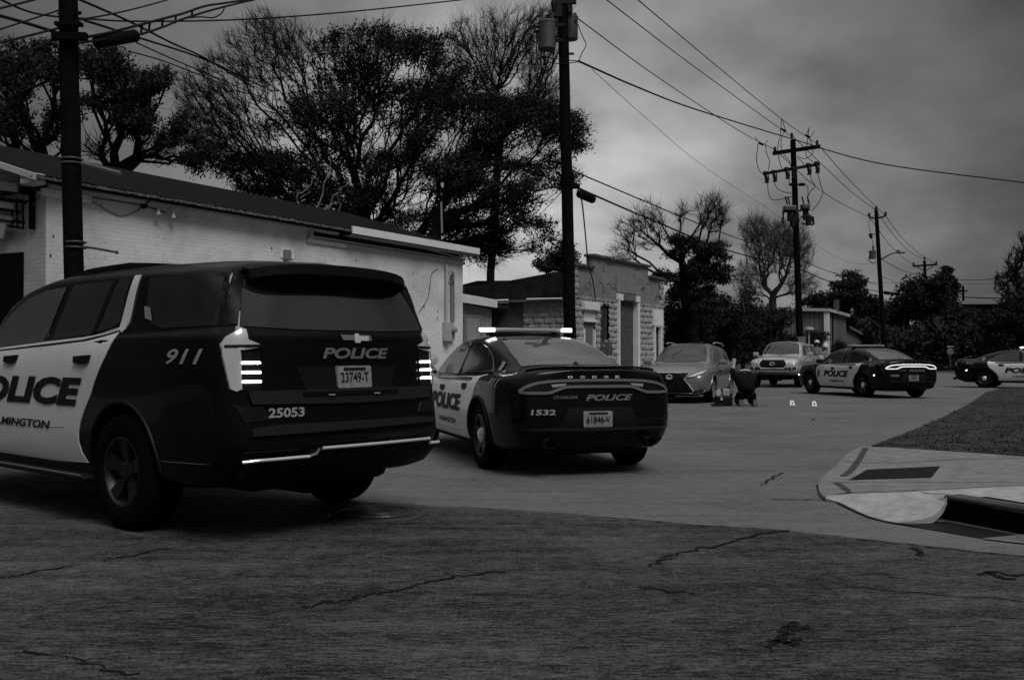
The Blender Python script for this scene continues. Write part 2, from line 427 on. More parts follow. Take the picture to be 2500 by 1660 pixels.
    def pair(s,name,poly,m,pr='L',**k):
        a=s.patch(name,poly,'L',m,**k); b=s.patch(name,poly,'R',m,**k); return a,b
    def word(s,txt,c,w,h,pr,m,off=.009,shear=.25,bold=.03,name='lettering',parent=None,ml=.07,spacing=1.0,tilt=0):
        V,Fs=text2d(txt,w,h,shear,bold,spacing); V,Fs=refine(V,Fs,ml)
        sx=-1 if pr in 'LB' else 1
        V=[(c[0]+sx*a,c[1]+b+tilt*a) for a,b in V]
        return s.fin(s.lay(V,Fs,pr,off,0),name,m,parent,smooth=False)
    def seam(s,pts,pr='L',r=.004,off=-.001,name='panel_gap',m=None,both=True,parent=None,n=5,dens=6):
        for q in (('L','R') if both else (pr,)):
            P=crom([(a,b,0) for a,b in pts],dens); mb=MB().tube([s.hit(q,p.x,p.y,off)[0] for p in P],r,n)
            mb.put(name,m or m_dark,parent or s.t)
    def wheels(s,RT,w,rim,style,tr,spokes=5,cap=None):
        for wx,wz in s.wh:
            for sg in (1,-1):
                hub=MB().lathe([(0,-.03),(.16,-.03),(.16,.02),(0,.02)],20).put('wheel',m_dsteel,s.t)
                hub.location=(wx,sg*tr,wz); hub.rotation_euler=(0,0,0 if sg>0 else pi)
                h=w/2
                MB().lathe([(rim-.01,-h*.8),(rim+.01,-h*.95),(rim+.04,-h),(RT-.045,-h*1.02),(RT-.012,-h*.9),(RT,-h*.72),(RT,-h*.1),(RT-.007,-h*.08),(RT-.007,h*.08),(RT,h*.1),(RT,h*.72),(RT-.012,h*.9),(RT-.045,h*1.02),(rim+.04,h),(rim+.01,h*.95),(rim-.01,h*.8),(rim-.01,-h*.8)],44).put('tyre',m_tyre,hub,True)
                mb=MB().lathe([(rim+.004,h*.93),(rim-.012,h*.95),(rim-.03,h*.8),(rim-.045,-h*.5),(rim-.06,-h*.5)],40)
                for k in range(spokes):
                    a=2*pi*k/spokes+.3
                    for da in ((-.13,.13) if style=='twin' else (0,)):
                        wd=.035 if style=='twin' else .062
                        ca,sa=math.cos(a+da),math.sin(a+da); c0,s0=math.cos(a),math.sin(a)
                        p0=Vector((c0*.06,h*.62,s0*.06)); p1=Vector((ca*(rim-.02),h*.86,sa*(rim-.02))); t=(p1-p0).normalized(); q=t.cross(Vector((0,1,0))).normalized()
                        vs=[p0+q*wd,p0-q*wd,p1-q*wd*.8,p1+q*wd*.8]; vs+=[v-Vector((0,.05,0)) for v in vs]
                        mb.add(vs,[(0,1,2,3),(7,6,5,4),(0,3,7,4),(1,0,4,5),(2,1,5,6),(3,2,6,7)])
                mb.lathe([(0,h*.78),(.05,h*.78),(.075,h*.66),(.08,h*.4),(0,h*.4)],20)
                ang=[(2*pi*k/5+.9) for k in range(5)]
                for a in ang: mb.lathe([(0,h*.80),(.012,h*.79),(.013,h*.6)],8,c=(math.cos(a)*.062,0,math.sin(a)*.062))
                mb.put('rim',{'black':m_rimd}.get(cap,m_rimd if cap!='silver' else m_rims),hub,True)
                MB().lathe([(0,-h*.3),(rim-.03,-h*.3),(rim-.03,-h*.2),(0,-h*.2)],24).put('brake_disc',m_dark,hub)
                if cap=='hubcap': MB().lathe([(.085,h*.66),(.082,h*.82),(.06,h*.98),(.03,h*1.06),(0,h*1.08)],20).put('hub_cap',m_chrome,hub,True)
    def under(s,x0,x1,w,z0,z1):
        MB().box(((x0+x1)/2,0,(z0+z1)/2),(x1-x0,w*2,z1-z0),bev=.06).put('underbody',m_trim,s.t)
def rrect(cx,cy,w,h,r,n=4):
    out=[]
    for k,(sx,sy) in enumerate(((1,1),(-1,1),(-1,-1),(1,-1))):
        for i in range(n+1):
            a=k*pi/2+i*pi/2/n; out.append((cx+sx*(w/2-r)+r*math.cos(a),cy+sy*(h/2-r)+r*math.sin(a)))
    return out
def ell(cx,cy,a,b,n=20,tilt=0): return [(cx+a*math.cos(2*pi*k/n)+tilt*b*math.sin(2*pi*k/n),cy+b*math.sin(2*pi*k/n)) for k in range(n)]
def plate(c,pr,cx,cz,txt,x=None):
    p=c.patch('licence_plate',rrect(cx,cz,.305,.152,.012,2),pr,m_plate,off=.02,step=.1,skirt=.018)
    c.word(txt,(cx,cz-.002),.25,.07,pr,m_dsteel,off=.024,shear=0,bold=.01,parent=p,ml=.2)
    c.patch('plate_band',rrect(cx,cz+.055,.20,.018,.004,1),pr,m_dsteel,off=.024,step=.1,parent=p,skirt=0)
    return p

# ======== full-size police SUV
#        x    zb   wr   wm   zm   ws   zs   wb  zbelt  wg   zg   wt   zt   zr
TST=[(-1.20,.44,.74,.84,.66, .84,1.02, .82,1.33, .80,1.40, .665,1.74,1.83),
     (-1.10,.42,.85,.94,.67,.94,1.02,.90,1.34, .87,1.39,.74,1.75,1.85),
     (-.95,.36,.91,.975,.70,.975,1.06,.935,1.34,.905,1.385,.80,1.765,1.875),
     (-.5,.33,.965,1.02,.72,1.015,1.08,.972,1.335,.945,1.375,.85,1.79,1.89),
     (0,.33,.97,1.022,.72,1.015,1.08,.975,1.33,.945,1.37,.855,1.80,1.90),
     (.6,.33,.97,1.015,.72,1.01,1.07,.975,1.31,.945,1.35,.86,1.80,1.905),
     (1.3,.33,.97,1.015,.72,1.01,1.05,.975,1.28,.945,1.32,.86,1.785,1.90),
     (1.85,.33,.97,1.015,.72,1.01,1.04,.975,1.25,.94,1.29,.855,1.72,1.85),
     (2.25,.33,.97,1.015,.72,1.01,1.03,.972,1.235,.93,1.27,.84,1.60,1.73),
     (2.6,.33,.97,1.015,.72,1.01,1.02,.97,1.225,.92,1.255,.80,1.40,1.50),
     (2.92,.33,.97,1.015,.72,1.01,1.01,.965,1.21,.90,1.235,.70,1.26,1.29),
     (3.3,.35,.97,1.015,.72,1.005,1.0,.95,1.18,.86,1.21,.60,1.235,1.25),
     (3.75,.38,.95,1.0,.72,.985,.99,.93,1.14,.83,1.175,.60,1.20,1.21),
     (3.98,.40,.88,.95,.72,.94,.98,.90,1.10,.80,1.13,.58,1.15,1.16),
     (4.08,.42,.80,.88,.72,.87,.95,.84,1.04,.74,1.07,.52,1.09,1.10)]
T=Car('black and white police SUV nearest the camera, seen from its rear left corner','police SUV',TST,
      [.14,.12,.02,-.03,.03,.06,.09,.24,.27,.29],[0]*10,(.07,.12),[(0,.405),(3.07,.405)],.475,name='police_suv',group='police vehicles at the scene')
T.t.location=(-2.055,7.70,0); T.t.rotation_euler=(0,0,R(139.2))
dp=[(3.0,.40),(3.06,.62),(3.04,1.0),(2.95,1.17),(2.19,1.245),(1.2,1.285),(.62,1.315),(.38,1.345),(.17,1.385),(.20,1.30),(.26,1.20),(.32,1.12),(.39,1.02),(.44,.93),(.53,.82),(.59,.73),(.62,.66),(.635,.59),(.60,.50),(.53,.43),(1.05,.41),(2.05,.395)]
T.pair('door_panel',dp,m_white,off=.004,step=.07)
T.pair('pillar_stripe',[(.17,1.40),(.075,1.78),(.005,1.78),(.055,1.45),(.075,1.40),(.12,1.375)],m_white,off=.010,step=.05)
T.pair('window_trim',[(2.25,1.268),(1.3,1.315),(.66,1.343),(.40,1.372),(.18,1.41),(.175,1.388),(.40,1.352),(.66,1.325),(1.3,1.295),(2.25,1.248)],m_chrome,off=.012,step=.05)
T.pair('rear_door_window',[(.98,1.755),(.13,1.765),(.19,1.45),(.30,1.41),(.60,1.37),(1.24,1.335)],m_glass3,off=.006,step=.08)
T.pair('window_divider',[(.36,1.76),(.30,1.76),(.52,1.375),(.58,1.37)],m_trim,off=.010,step=.08)
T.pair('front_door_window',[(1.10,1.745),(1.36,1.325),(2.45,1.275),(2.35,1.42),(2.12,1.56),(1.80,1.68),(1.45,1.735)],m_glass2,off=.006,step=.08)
T.pair('pillar_glare_patch',[(-.985,1.40),(-1.13,1.405),(-1.06,1.72),(-.94,1.745)],mat('pillar_black',.004,.5,spec=.15),off=.007,step=.05)  # matte patch added to hide a reflection on the rear pillar
for sg in (1,-1): T.patch('pillar_glare_patch',[(sg*a,b) for a,b in [(.81,1.41),(.875,1.41),(.815,1.62),(.745,1.77),(.69,1.74),(.745,1.60)]][::sg],'B',mat('pillar_black',.004,.5,spec=.15),off=.010,step=.03,skirt=.02)  # rear part of the added matte patch over the reflection
T.pair('quarter_window',[(-.14,1.755),(-.16,1.50),(-.24,1.43),(-.42,1.395),(-1.0,1.405),(-.94,1.72),(-.85,1.75)],m_glass,off=.006,step=.08)
T.patch('rear_window',[(.80,1.40),(.74,1.60),(.69,1.715),(.4,1.73),(-.4,1.73),(-.69,1.715),(-.74,1.60),(-.80,1.40),(-.4,1.385),(.4,1.385)],'B',m_glass,off=.006,step=.09)
for sg in (1,-1):
    pr='B'; f=lambda P:[(sg*a,b) for a,b in P][::sg]
    tl=T.patch('tail_light',f([(.70,1.285),(.71,1.262),(.83,1.245),(.835,1.00),(.86,.985),(.89,1.0),(.912,1.2),(.912,1.285),(.885,1.33),(.81,1.38),(.775,1.38),(.775,1.315)]),'B',m_lensw,off=.010,step=.03,skirt=.03)
    T.patch('lens_seam',f([(.68,1.283),(.90,1.278),(.90,1.262),(.68,1.268)]),'B',m_trim,off=.015,step=.05,parent=tl,skirt=.01)
    T.patch('lamp_recess',f([(.70,1.235),(.832,1.235),(.832,.99),(.70,.99)]),'B',m_lens,off=.007,step=.05,parent=tl)
    for z in (1.165,1.105,1.045):
        T.patch('brake_led',rrect(sg*.768,z,.125,.016,.007,3),'B',m_led,off=.016,step=.05,parent=tl,skirt=.01)
    T.patch('reflector_panel',f([(.88,.90),(.70,.885),(.65,.80),(.83,.79)]),'B',m_lens,off=.005,step=.06)
# bumper, step, trims
T.patch('bumper_ledge',[(.80,.745),(.60,.765),(-.60,.765),(-.80,.75),(-.80,.72),(.80,.70)],'B',mat('satin_black',.012,.3,coat=.4,spec=.3),off=.02,step=.08,skirt=.03)
T.patch('lower_bumper',[(.80,.57),(.40,.57),(.36,.60),(-.74,.60),(-.80,.57),(-.80,.46),(-.60,.42),(.60,.42),(.80,.46)],'B',m_trim,off=.045,step=.08,skirt=.06)
for pts in ([(.84,.575),(.42,.575)],[(.33,.612),(-.68,.612)],[(-.69,.585),(-.80,.585)]):
    MB().tube([T.hit('B',a,b,.055)[0] for a,b in [(pts[0][0]+(pts[1][0]-pts[0][0])*k/8,pts[0][1]) for k in range(9)]],.011,8).put('bumper_trim',m_chrome,T.t,True)
MB().tube([T.hit('B',a,b,.055)[0] for a,b in [(.42,.575),(.37,.585),(.35,.612)]],.010,8).put('bumper_trim',m_dchrome,T.t,True)
T.patch('plate_recess',[(.44,1.14),(-.44,1.14),(-.38,.985),(.38,.985)],'B',m_trim,off=.004,step=.08)
T.patch('tailgate_ledge',[(.80,.985),(-.80,.985),(-.78,.90),(0,.885),(.78,.90)],'B',mat('satin_black',.012,.3),off=.018,step=.07,skirt=.02)
T.patch('tailgate_handle_slot',rrect(0,.955,.84,.03,.014,4),'B',m_dark,off=.024,step=.07,skirt=.004)
for y in (.2,-.2): MB().box(T.hit('B',y,.945,.03)[0],(.01,.05,.006)).put('slot_clip',m_chrome,T.t)
plate(T,'B',-.02,1.065,'23749-T')
T.word('POLICE',(-.06,1.228),.60,.075,'B',m_dchrome,bold=.035,off=.012)
T.word('25053',(.545,.842),.27,.062,'B',m_sticker,bold=.03,shear=.15,off=.010)
# emblem: slanted cross of two bars
T.patch('emblem',[(.13-.18,1.35),(.03-.09,1.35),(.025-.09,1.362),(-.06-.03,1.362),(-.055-.04,1.345),(-.15-.03,1.345),(-.145-.03,1.315),(-.05-.05,1.315),(-.045-.05,1.30),(.04-.09,1.30),(.035-.08,1.318),(.12-.17,1.32)],'B',m_chrome,off=.014,step=.04)
T.patch('emblem',[(.07,1.352),(-.20,1.352),(-.21,1.318),(.05,1.318)],'B',m_dchrome,off=.011,step=.04)
# roof spoiler: a wide hooded wing over the rear glass
sp=MB(); n=16
top=[];bot=[];top2=[];bot2=[]
for k in range(n+1):
    y=-.69+1.38*k/n; e=1-(abs(y)/.69)**6
    top.append((-.72,y*.96,1.835+.035*(1-(y/.69)**2))); top2.append((-1.14-.05*(1-(y/.69)**2)+.10*(1-e),y,1.80+.035*(1-(y/.69)**2)-.02*(1-e)))
    bot2.append((-1.15-.05*(1-(y/.69)**2)+.10*(1-e),y,1.735+.02*(1-(y/.69)**2)-.03*(1-e)+.01)); bot.append((-.90,y*.97,1.66))
rows=[top,top2,bot2,bot]; vs=[p for r in rows for p in r]; m=n+1
sp.add(vs,[(r*m+i,r*m+i+1,(r+1)*m+i+1,(r+1)*m+i) for r in range(3) for i in range(n)]+[(3*m+i,3*m+i+1,i+1,i) for i in range(n)]+[(0,m,2*m,3*m),(n,m+n,2*m+n,3*m+n)])
o=sp.put('roof_spoiler',mat('spoiler_black',.006,.5),T.t,True)
for sg in (1,-1):
    MB().box((1.35,sg*1.02,.335),(1.95,.16,.035),bev=.015).box((1.35,sg*.97,.38),(1.9,.05,.06)).put('running_board',m_trim,T.t)
    MB().tube([(.45,sg*1.085,.352),(2.3,sg*1.085,.352)],.006,6).put('running_board_trim',m_dchrome,T.t)
T.patch('roof_equipment',[(.75,.55),(1.65,.55),(1.65,-.45),(.75,-.45)],'T',m_trim,off=.045,step=.2,skirt=.05)
T.seam([(1.36,.40),(1.46,.60),(1.49,.95),(1.46,1.20),(1.37,1.32)]); T.seam([(-.98,.52),(-.6,.515),(-.5,.515)],m=m_dchrome,r=.003)
T.seam([(-.98,1.30),(-.5,1.20),(-.1,1.185),(.3,1.17)],r=.004,off=-.002)
T.seam([(2.95,.66),(1.5,.655),(.85,.68)],m=mat('white_shade_line',.35,.5),r=.005,off=.002)  # shade line across the doors drawn in grey, no panel gap
for q in ('L','R'):
    for x in (.58,1.82):
        T.patch('door_handle',[(x+.13,1.205),(x-.11,1.215),(x-.10,1.165),(x,1.145),(x+.12,1.16)],q,m_trim,off=.02,step=.06,skirt=.02)
    T.word('POLICE',(1.62 if q=='L' else 1.6,.945),2.1,.215,q,m_decal,bold=.05,off=.009,shear=.22)
    T.word('WILMINGTON',(1.67,.685),1.2,.062,q,m_decal,bold=.03,off=.009,shear=.25)
    T.word('911',(-.76,1.205),.36,.10,q,m_sticker,bold=.015,off=.008,shear=.25,tilt=.0)
    T.patch('window_sticker',[(-.17,1.47),(-.27,1.45),(-.22,1.545),(-.14,1.555)],q,m_sticker,off=.012,step=.05,skirt=0)
T.under(-.95,3.9,.62,.30,.5)
MB().tube([(-.95,.15,.34),(.3,.15,.34)],.09,10).box((0,0,.40),(.12,1.5,.10)).lathe([(0,-.15),(.16,-.1),(.16,.1),(0,.15)],16,c=(0,0,.38)).put('rear_axle',m_dark,T.t)
T.wheels(.405,.275,.245,'twin',.885,5,'black')
MB().tube([(2.25,.93,1.27),(2.28,1.05,1.28)],.03,8).box((2.25,1.13,1.31),(.12,.22,.17),bev=.04).put('mirror',m_trim,T.t)
MB().tube([(2.25,-.93,1.27),(2.28,-1.05,1.28)],.03,8).box((2.25,-1.13,1.31),(.12,.22,.17),bev=.04).put('mirror',m_trim,T.t)

# ======== police sedans
CST=[(-1.05,.30,.62,.74,.58,.745,.80,.72,.96,.67,1.03,.50,1.065,1.075),
     (-.97,.27,.74,.83,.58,.83,.82,.785,.97,.73,1.04,.54,1.075,1.088),
     (-.82,.25,.81,.885,.60,.885,.85,.835,.985,.76,1.035,.56,1.075,1.09),
     (-.45,.22,.88,.945,.62,.94,.87,.88,.99,.74,1.035,.56,1.075,1.10),
     (-.1,.22,.89,.952,.62,.945,.87,.885,.985,.745,1.03,.58,1.17,1.215),
     (.3,.22,.89,.95,.62,.94,.86,.89,.975,.79,1.01,.59,1.285,1.345),
     (.7,.22,.89,.945,.62,.935,.85,.895,.965,.82,.99,.60,1.365,1.43),
     (1.2,.22,.89,.945,.62,.935,.84,.90,.955,.84,.98,.605,1.405,1.468),
     (1.7,.22,.89,.945,.62,.935,.83,.90,.945,.84,.965,.61,1.39,1.455),
     (2.1,.22,.89,.945,.62,.935,.83,.90,.94,.84,.955,.62,1.33,1.40),
     (2.55,.22,.89,.945,.62,.935,.82,.895,.935,.83,.95,.66,1.15,1.215),
     (2.95,.22,.89,.95,.62,.94,.81,.89,.925,.80,.945,.62,1.00,1.03),
     (3.4,.22,.88,.95,.62,.935,.79,.87,.90,.76,.93,.5,.96,.97),
     (3.75,.22,.85,.92,.60,.90,.75,.83,.85,.70,.875,.45,.90,.905),
     (3.88,.24,.76,.85,.56,.82,.71,.74,.80,.62,.825,.40,.845,.85),
     (3.93,.27,.64,.70,.52,.68,.66,.60,.72,.5,.74,.3,.76,.765)]
def make_sedan(label):
    c=Car(label,'police car',CST,[.10,.10,.03,-.03,0,.03,.04,.03,.02,.01],[0]*10,(.10,.14),[(0,.36),(3.05,.36)],.405,group='police vehicles at the scene')
    c.pair('door_panel',[(2.42,.285),(2.50,.42),(2.60,.66),(2.62,.80),(2.56,.90),(2.42,.935),(1.5,.958),(.30,.985),(.10,1.01),(.11,.93),(.18,.78),(.34,.66),(.44,.54),(.50,.42),(.50,.285)],m_white,off=.004,step=.06)
    c.pair('rear_side_window',[(.10,1.035),(.34,1.20),(.62,1.305),(.95,1.362),(1.17,1.372),(1.19,1.005),(.5,1.02)],m_glass3,off=.006,step=.07)
    c.pair('front_side_window',[(1.27,1.372),(1.62,1.355),(1.90,1.29),(2.2,1.16),(2.44,1.01),(2.40,.985),(1.29,1.0)],m_glass3,off=.006,step=.07)
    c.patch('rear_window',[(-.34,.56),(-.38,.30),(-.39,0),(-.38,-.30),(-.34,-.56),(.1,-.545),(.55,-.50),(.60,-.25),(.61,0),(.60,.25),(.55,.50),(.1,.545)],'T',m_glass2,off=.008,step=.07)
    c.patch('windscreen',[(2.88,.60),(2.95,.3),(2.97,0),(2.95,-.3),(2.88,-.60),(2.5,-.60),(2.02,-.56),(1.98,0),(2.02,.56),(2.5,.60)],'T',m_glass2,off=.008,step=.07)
    c.patch('trunk_lip',[(-.90,.70),(-.96,.45),(-.99,0),(-.96,-.45),(-.90,-.70),(-.80,-.70),(-.86,-.4),(-.88,0),(-.86,.4),(-.80,.70)],'T',m_black,off=.018,step=.06,skirt=.02)
    for q in ('L','R'):
        for x,z in ((1.62,.835),(.60,.875)): c.patch('door_handle',[(x+.10,z+.025),(x-.10,z+.03),(x-.09,z-.02),(x-.03,z-.045),(x+.04,z-.045),(x+.09,z-.02)],q,m_trim,off=.012,step=.05)
        c.word('POLICE',(1.42,.675),1.42,.20,q,m_decal,bold=.05,shear=.22)
        c.word('WILMINGTON',(1.38,.45),.80,.058,q,m_decal,bold=.03,shear=.2)
        c.word('911',(-.50,.935 if q=='L' else .925),.26,.085,q,m_sticker,bold=.015,shear=.3,off=.007)
        c.patch('door_badge',ell(2.45,.68,.075,.125),q,mat('dark_badge',.09,.5),off=.008,step=.05,skirt=0)
        c.patch('fender_badge',ell(2.78,.845,.065,.022),q,m_dchrome,off=.006,step=.04,skirt=0)
        c.patch('pillar_sticker',[(-.03,1.05),(-.12,1.05),(-.06,1.14),(.02,1.15)],q,m_sticker,off=.008,step=.04,skirt=0)
    c.seam([(1.23,.27),(1.25,.6),(1.235,.95),(1.22,1.01)],m=m_dsteel,r=.003)
    c.seam([(2.45,.37),(1.5,.345),(.75,.36)],m=mat('white_shade_line',.35,.5),r=.006,off=.002)  # grey line painted as shade low on the doors
    c.patch('side_sill',[(2.65,.285),(.42,.285),(.42,.235),(2.65,.235)],'L',m_trim,off=.01); c.patch('side_sill',[(2.65,.285),(.42,.285),(.42,.235),(2.65,.235)],'R',m_trim,off=.01)
    # racetrack tail lamp
    P=[(.77,.845),(.77,.875),(.68,.925),(.50,.955),(.25,.965),(0,.966)]
    top=[(a,b) for a,b in P]+[(-a,b) for a,b in P[::-1][1:]]
    Q=[(-.77,.845),(-.55,.842),(-.47,.86),(-.38,.892),(-.30,.902),(0,.904)]
    botm=Q+[(-a,b) for a,b in Q[::-1][1:]]
    loop=[(p.x,p.y) for p in crom([(a,b,0) for a,b in top+botm[1:-1]],5,True)]
    lens=c.patch('tail_lamp_panel',loop,'B',m_lens,off=.006,step=.05)
    c.patch('number_plate_pocket',[(.34,.70),(-.34,.70),(-.42,.505),(.42,.505)],'B',m_trim,off=.004,step=.08)
    inner=[]
    n=len(loop); cxy=[(sum(p[0] for p in loop)/n,0)]
    band=MB(); vs=[]
    for i,(a,b) in enumerate(loop):
        a0,b0=loop[i-1]; a1,b1=loop[(i+1)%n]; t=Vector((a1-a0,b1-b0)).normalized(); nr=Vector((-t.y,t.x))
        for k in (-.013,.013): vs.append(c.hit('B',a+nr.x*k,b+nr.y*k,.016)[0])
    vs2=[v+Vector((.02,0,0)) for v in vs]; m=len(vs)
    band.add(vs+vs2,[(2*i,2*i+1,(2*i+3)%m,(2*i+2)%m) for i in range(n)]+[(2*i,(2*i+2)%m,m+(2*i+2)%m,m+2*i) for i in range(n)]+[(2*i+1,(2*i+3)%m,m+(2*i+3)%m,m+2*i+1) for i in range(n)])
    c.band=band.put('tail_lamp_band',mat('unlit_lamp_band',.10,.3,coat=.5),lens,True)
    for sg in (1,-1): c.patch('reverse_lamp',[(sg*a,b) for a,b in [(.50,.925),(.34,.935),(.36,.915),(.48,.895)]][::sg],'B',mat('reverse_lens',.22,.3),off=.012,step=.04,parent=lens)
    for k,ch in enumerate('DODGE'): c.word(ch,(.30-.125*k,1.0),.05,.022,'B',m_chrome,shear=0,off=.010)
    c.word('POLICE',(-.10,.795),.52,.062,'B',m_dchrome,shear=.35,bold=.03)
    c.word('CHARGER',(.36,.80),.24,.028,'B',m_dchrome,shear=.3,bold=.0)
    c.word('1532',(.59,.655),.24,.055,'B',m_sticker,bold=.03,shear=.1)
    plate(c,'B',.04,.585,'61846-V')
    c.patch('bumper_crease',[(.78,.505),(-.78,.505),(-.80,.49),(-.70,.478),(.70,.478),(.80,.49)],'B',mat('satin_black',.012,.3),off=.016,step=.06,skirt=.02)
    c.patch('rear_valance',[(.62,.425),(-.62,.425),(-.70,.40),(-.76,.36),(-.70,.30),(.70,.30),(.76,.36),(.70,.40)],'B',m_trim,off=.012,step=.07,skirt=.03)
    for sg in (1,-1):
        MB().lathe([(.05,-.12),(.052,0),(.044,.0),(.044,-.1)],18,'x',c=(-1.06,sg*.54,.345)).put('exhaust_pipe',m_dsteel,c.t,True)
    # light bar
    lb=MB().box((1.3,0,1.475),(.22,.9,.03),bev=.01).box((1.3,.40,1.47),(.1,.04,.06)).box((1.3,-.40,1.47),(.1,.04,.06)).put('light_bar',m_trim,c.t)
    MB().box((1.3,0,1.525),(.27,1.12,.052),bev=.02).put('light_bar_lens',mat('light_bar_lens',.26,.25,coat=.5),lb,True)
    for sg in (1,-1):
        MB().tube([(1.36,sg*.545,1.525),(1.2,sg*.55,1.525)],.028,10).put('light_bar_end',mat('light_bar_lens',.26,.25,coat=.5),lb,True)
    MB().lathe([(0,.0),(.035,.0),(.03,.03),(.012,.05),(0,.05)],12,'z',c=(-.35,-.05,1.10)).put('antenna',m_trim,c.t)
    for sg in (1,-1):
        MB().tube([(2.3,sg*.86,1.0),(2.28,sg*.96,1.02)],.022,8).box((2.27,sg*1.02,1.05),(.10,.20,.13),bev=.035).put('mirror',m_trim,c.t)
    MB().tube([(2.42,.80,1.0),(2.40,.90,1.08)],.012,6).lathe([(0,.07),(.06,.06),(.085,0),(.08,-.06),(0,-.07)],16,'x',c=(2.40,.90,1.16)).put('spotlight',m_chrome,c.t,True)
    # head lamps, seen only from the side
    for sg in (1,-1): c.patch('headlight',[(sg*a,b) for a,b in [(.52,.70),(.80,.72),(.80,.64),(.52,.62)]][::sg],'F',m_lensw,off=.008)
    c.patch('grille',[(-.5,.70),(.5,.70),(.55,.42),(-.55,.42)],'F',m_trim,off=.008)
    c.under(-.8,3.7,.66,.20,.42)
    MB().box((-.55,0,.28),(.5,1.0,.12),bev=.05).tube([(-.95,.54,.33),(.2,.4,.28)],.04,8).put('exhaust_muffler',m_dark,c.t)
    c.wheels(.36,.235,.225,'single',.815,5,'hubcap')
    return c
A=make_sedan('police car with flashing roof light bar behind the SUV, rear towards the camera')
src=A.t
for o in list(A.t.children): pass
def place(t,x,y,a): t.location=(x,y,0); t.rotation_euler=(0,0,R(a))
C3=copy_tree(src); C3['label']='police car stopped across the road with its racetrack tail lamp lit, beside the pickup'
C4=copy_tree(src); C4['label']='police car cut off by the right edge of the picture, turned side-on to the camera'
place(A.t,.53,11.03,107.7); place(C3,11.14,29.3,102.2); place(C4,18.45,38.5,-36.5)
def kids(t,nm): return [o for o in t.children_recursive if o.name.split('.')[0]==nm]
for o in kids(C3,'tail_lamp_band'):
    o.data=o.data.copy(); o.data.materials[0]=m_lit
def flash(t,boxes):
    lb=kids(t,'light_bar')[0]
    for y,w in boxes:
        mb=MB()
        for i in range(max(2,int(w/.032))):
            for z in (1.511,1.526,1.541): mb.box((1.155,y-w/2+(i+.5)*w/int(w/.032) if int(w/.032)>0 else y,z),(.02,.024,.011))
        mb.put('flashing_led',m_led,lb)
        MB().box((1.165,y,1.526),(.014,w+.02,.05),bev=.01).put('led_cover',mat('led_glow_lens',.5,.4,emit=.45),lb)
flash(A.t,[(.50,.19),(-.52,.13)])
mbx=MB().box((1.30,-.577,1.526),(.20,.02,.045),bev=.008).put('flashing_led',m_led,kids(C4,'light_bar')[0])
mbx=MB().box((1.165,-.40,1.526),(.02,.2,.045),bev=.008).put('flashing_led',m_led,kids(C4,'light_bar')[0])
for t in (C3,C4):
    for sg,q in ((1,'L'),(-1,'R')):
        p=A.hit(q,-.62,.66,.006)[0]; MB().ball(p,.022,8,(1,.4,1)).put('marker_lamp',m_led,t)
MB().ball(A.hit('L',3.72,.60,.006)[0],.022,8,(1,.4,1)).put('marker_lamp',m_led,C3)
# ======== grey crossover facing the camera
LST=[(-1.0,.34,.66,.80,.60,.82,.86,.76,1.06,.70,1.10,.60,1.30,1.42),
     (-.85,.30,.80,.89,.62,.89,.90,.84,1.08,.78,1.12,.62,1.42,1.52),
     (-.5,.26,.86,.93,.64,.93,.92,.87,1.08,.82,1.12,.64,1.50,1.62),
     (.2,.25,.88,.945,.66,.94,.90,.885,1.05,.85,1.09,.64,1.56,1.67),
     (1.0,.25,.88,.945,.66,.94,.88,.89,1.02,.86,1.06,.64,1.58,1.70),
     (1.6,.25,.88,.945,.66,.94,.86,.89,1.0,.86,1.04,.62,1.53,1.655),
     (2.1,.25,.88,.945,.66,.94,.86,.89,.99,.85,1.03,.66,1.33,1.42),
     (2.55,.25,.88,.945,.66,.94,.85,.885,.985,.82,1.02,.66,1.10,1.14),
     (2.9,.26,.88,.95,.66,.94,.84,.87,.975,.78,1.01,.55,1.06,1.07),
     (3.3,.26,.86,.94,.64,.93,.82,.84,.945,.73,.975,.5,1.01,1.02),
     (3.6,.27,.80,.88,.60,.86,.78,.76,.88,.66,.91,.44,.93,.94),
     (3.74,.28,.72,.78,.56,.74,.72,.66,.80,.56,.83,.4,.85,.86)]
X=Car('grey crossover facing the camera with chrome spindle grille, behind the kneeling person','car',LST,[0]*10,[-.03,-.03,.04,.04,.03,.0,0,0,0,0],(.08,.12),[(0,.37),(2.79,.37)],.415,name='parked_crossover',group=None,body=m_grey)
X.t.name='parked_crossover'
place(X.t,5.42,28.9,248.5); X.t.scale=(1,1,.93)
X.patch('windscreen',[(2.42,.66),(2.55,.4),(2.60,0),(2.55,-.4),(2.42,-.66),(2.1,-.63),(1.68,-.54),(1.64,0),(1.68,.54),(2.1,.63)],'T',m_glass3,off=.008,step=.08)
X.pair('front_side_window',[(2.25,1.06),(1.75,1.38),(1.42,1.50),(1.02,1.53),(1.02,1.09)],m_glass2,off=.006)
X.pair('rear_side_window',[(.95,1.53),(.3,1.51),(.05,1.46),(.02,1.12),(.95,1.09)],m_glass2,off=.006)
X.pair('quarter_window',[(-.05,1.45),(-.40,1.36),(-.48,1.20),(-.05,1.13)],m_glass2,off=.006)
X.patch('grille',[(-.47,.83),(.47,.83),(.37,.66),(.58,.36),(.56,.31),(-.56,.31),(-.58,.36),(-.37,.66)],'F',mat('grille_mesh',.008,.5),off=.012,step=.08)
gp=crom([(0,.83,0),(-.47,.83,0)],3)
fr=[(-.47,.835),(.47,.835),(.37,.66),(.50,.50),(.59,.36),(.56,.305),(-.56,.305),(-.59,.36),(-.50,.50),(-.37,.66)]
MB().tube([X.hit('F',a,b,.02)[0] for a,b in fr],.014,6,closed=True).put('grille_frame',m_chrome,X.t,True)
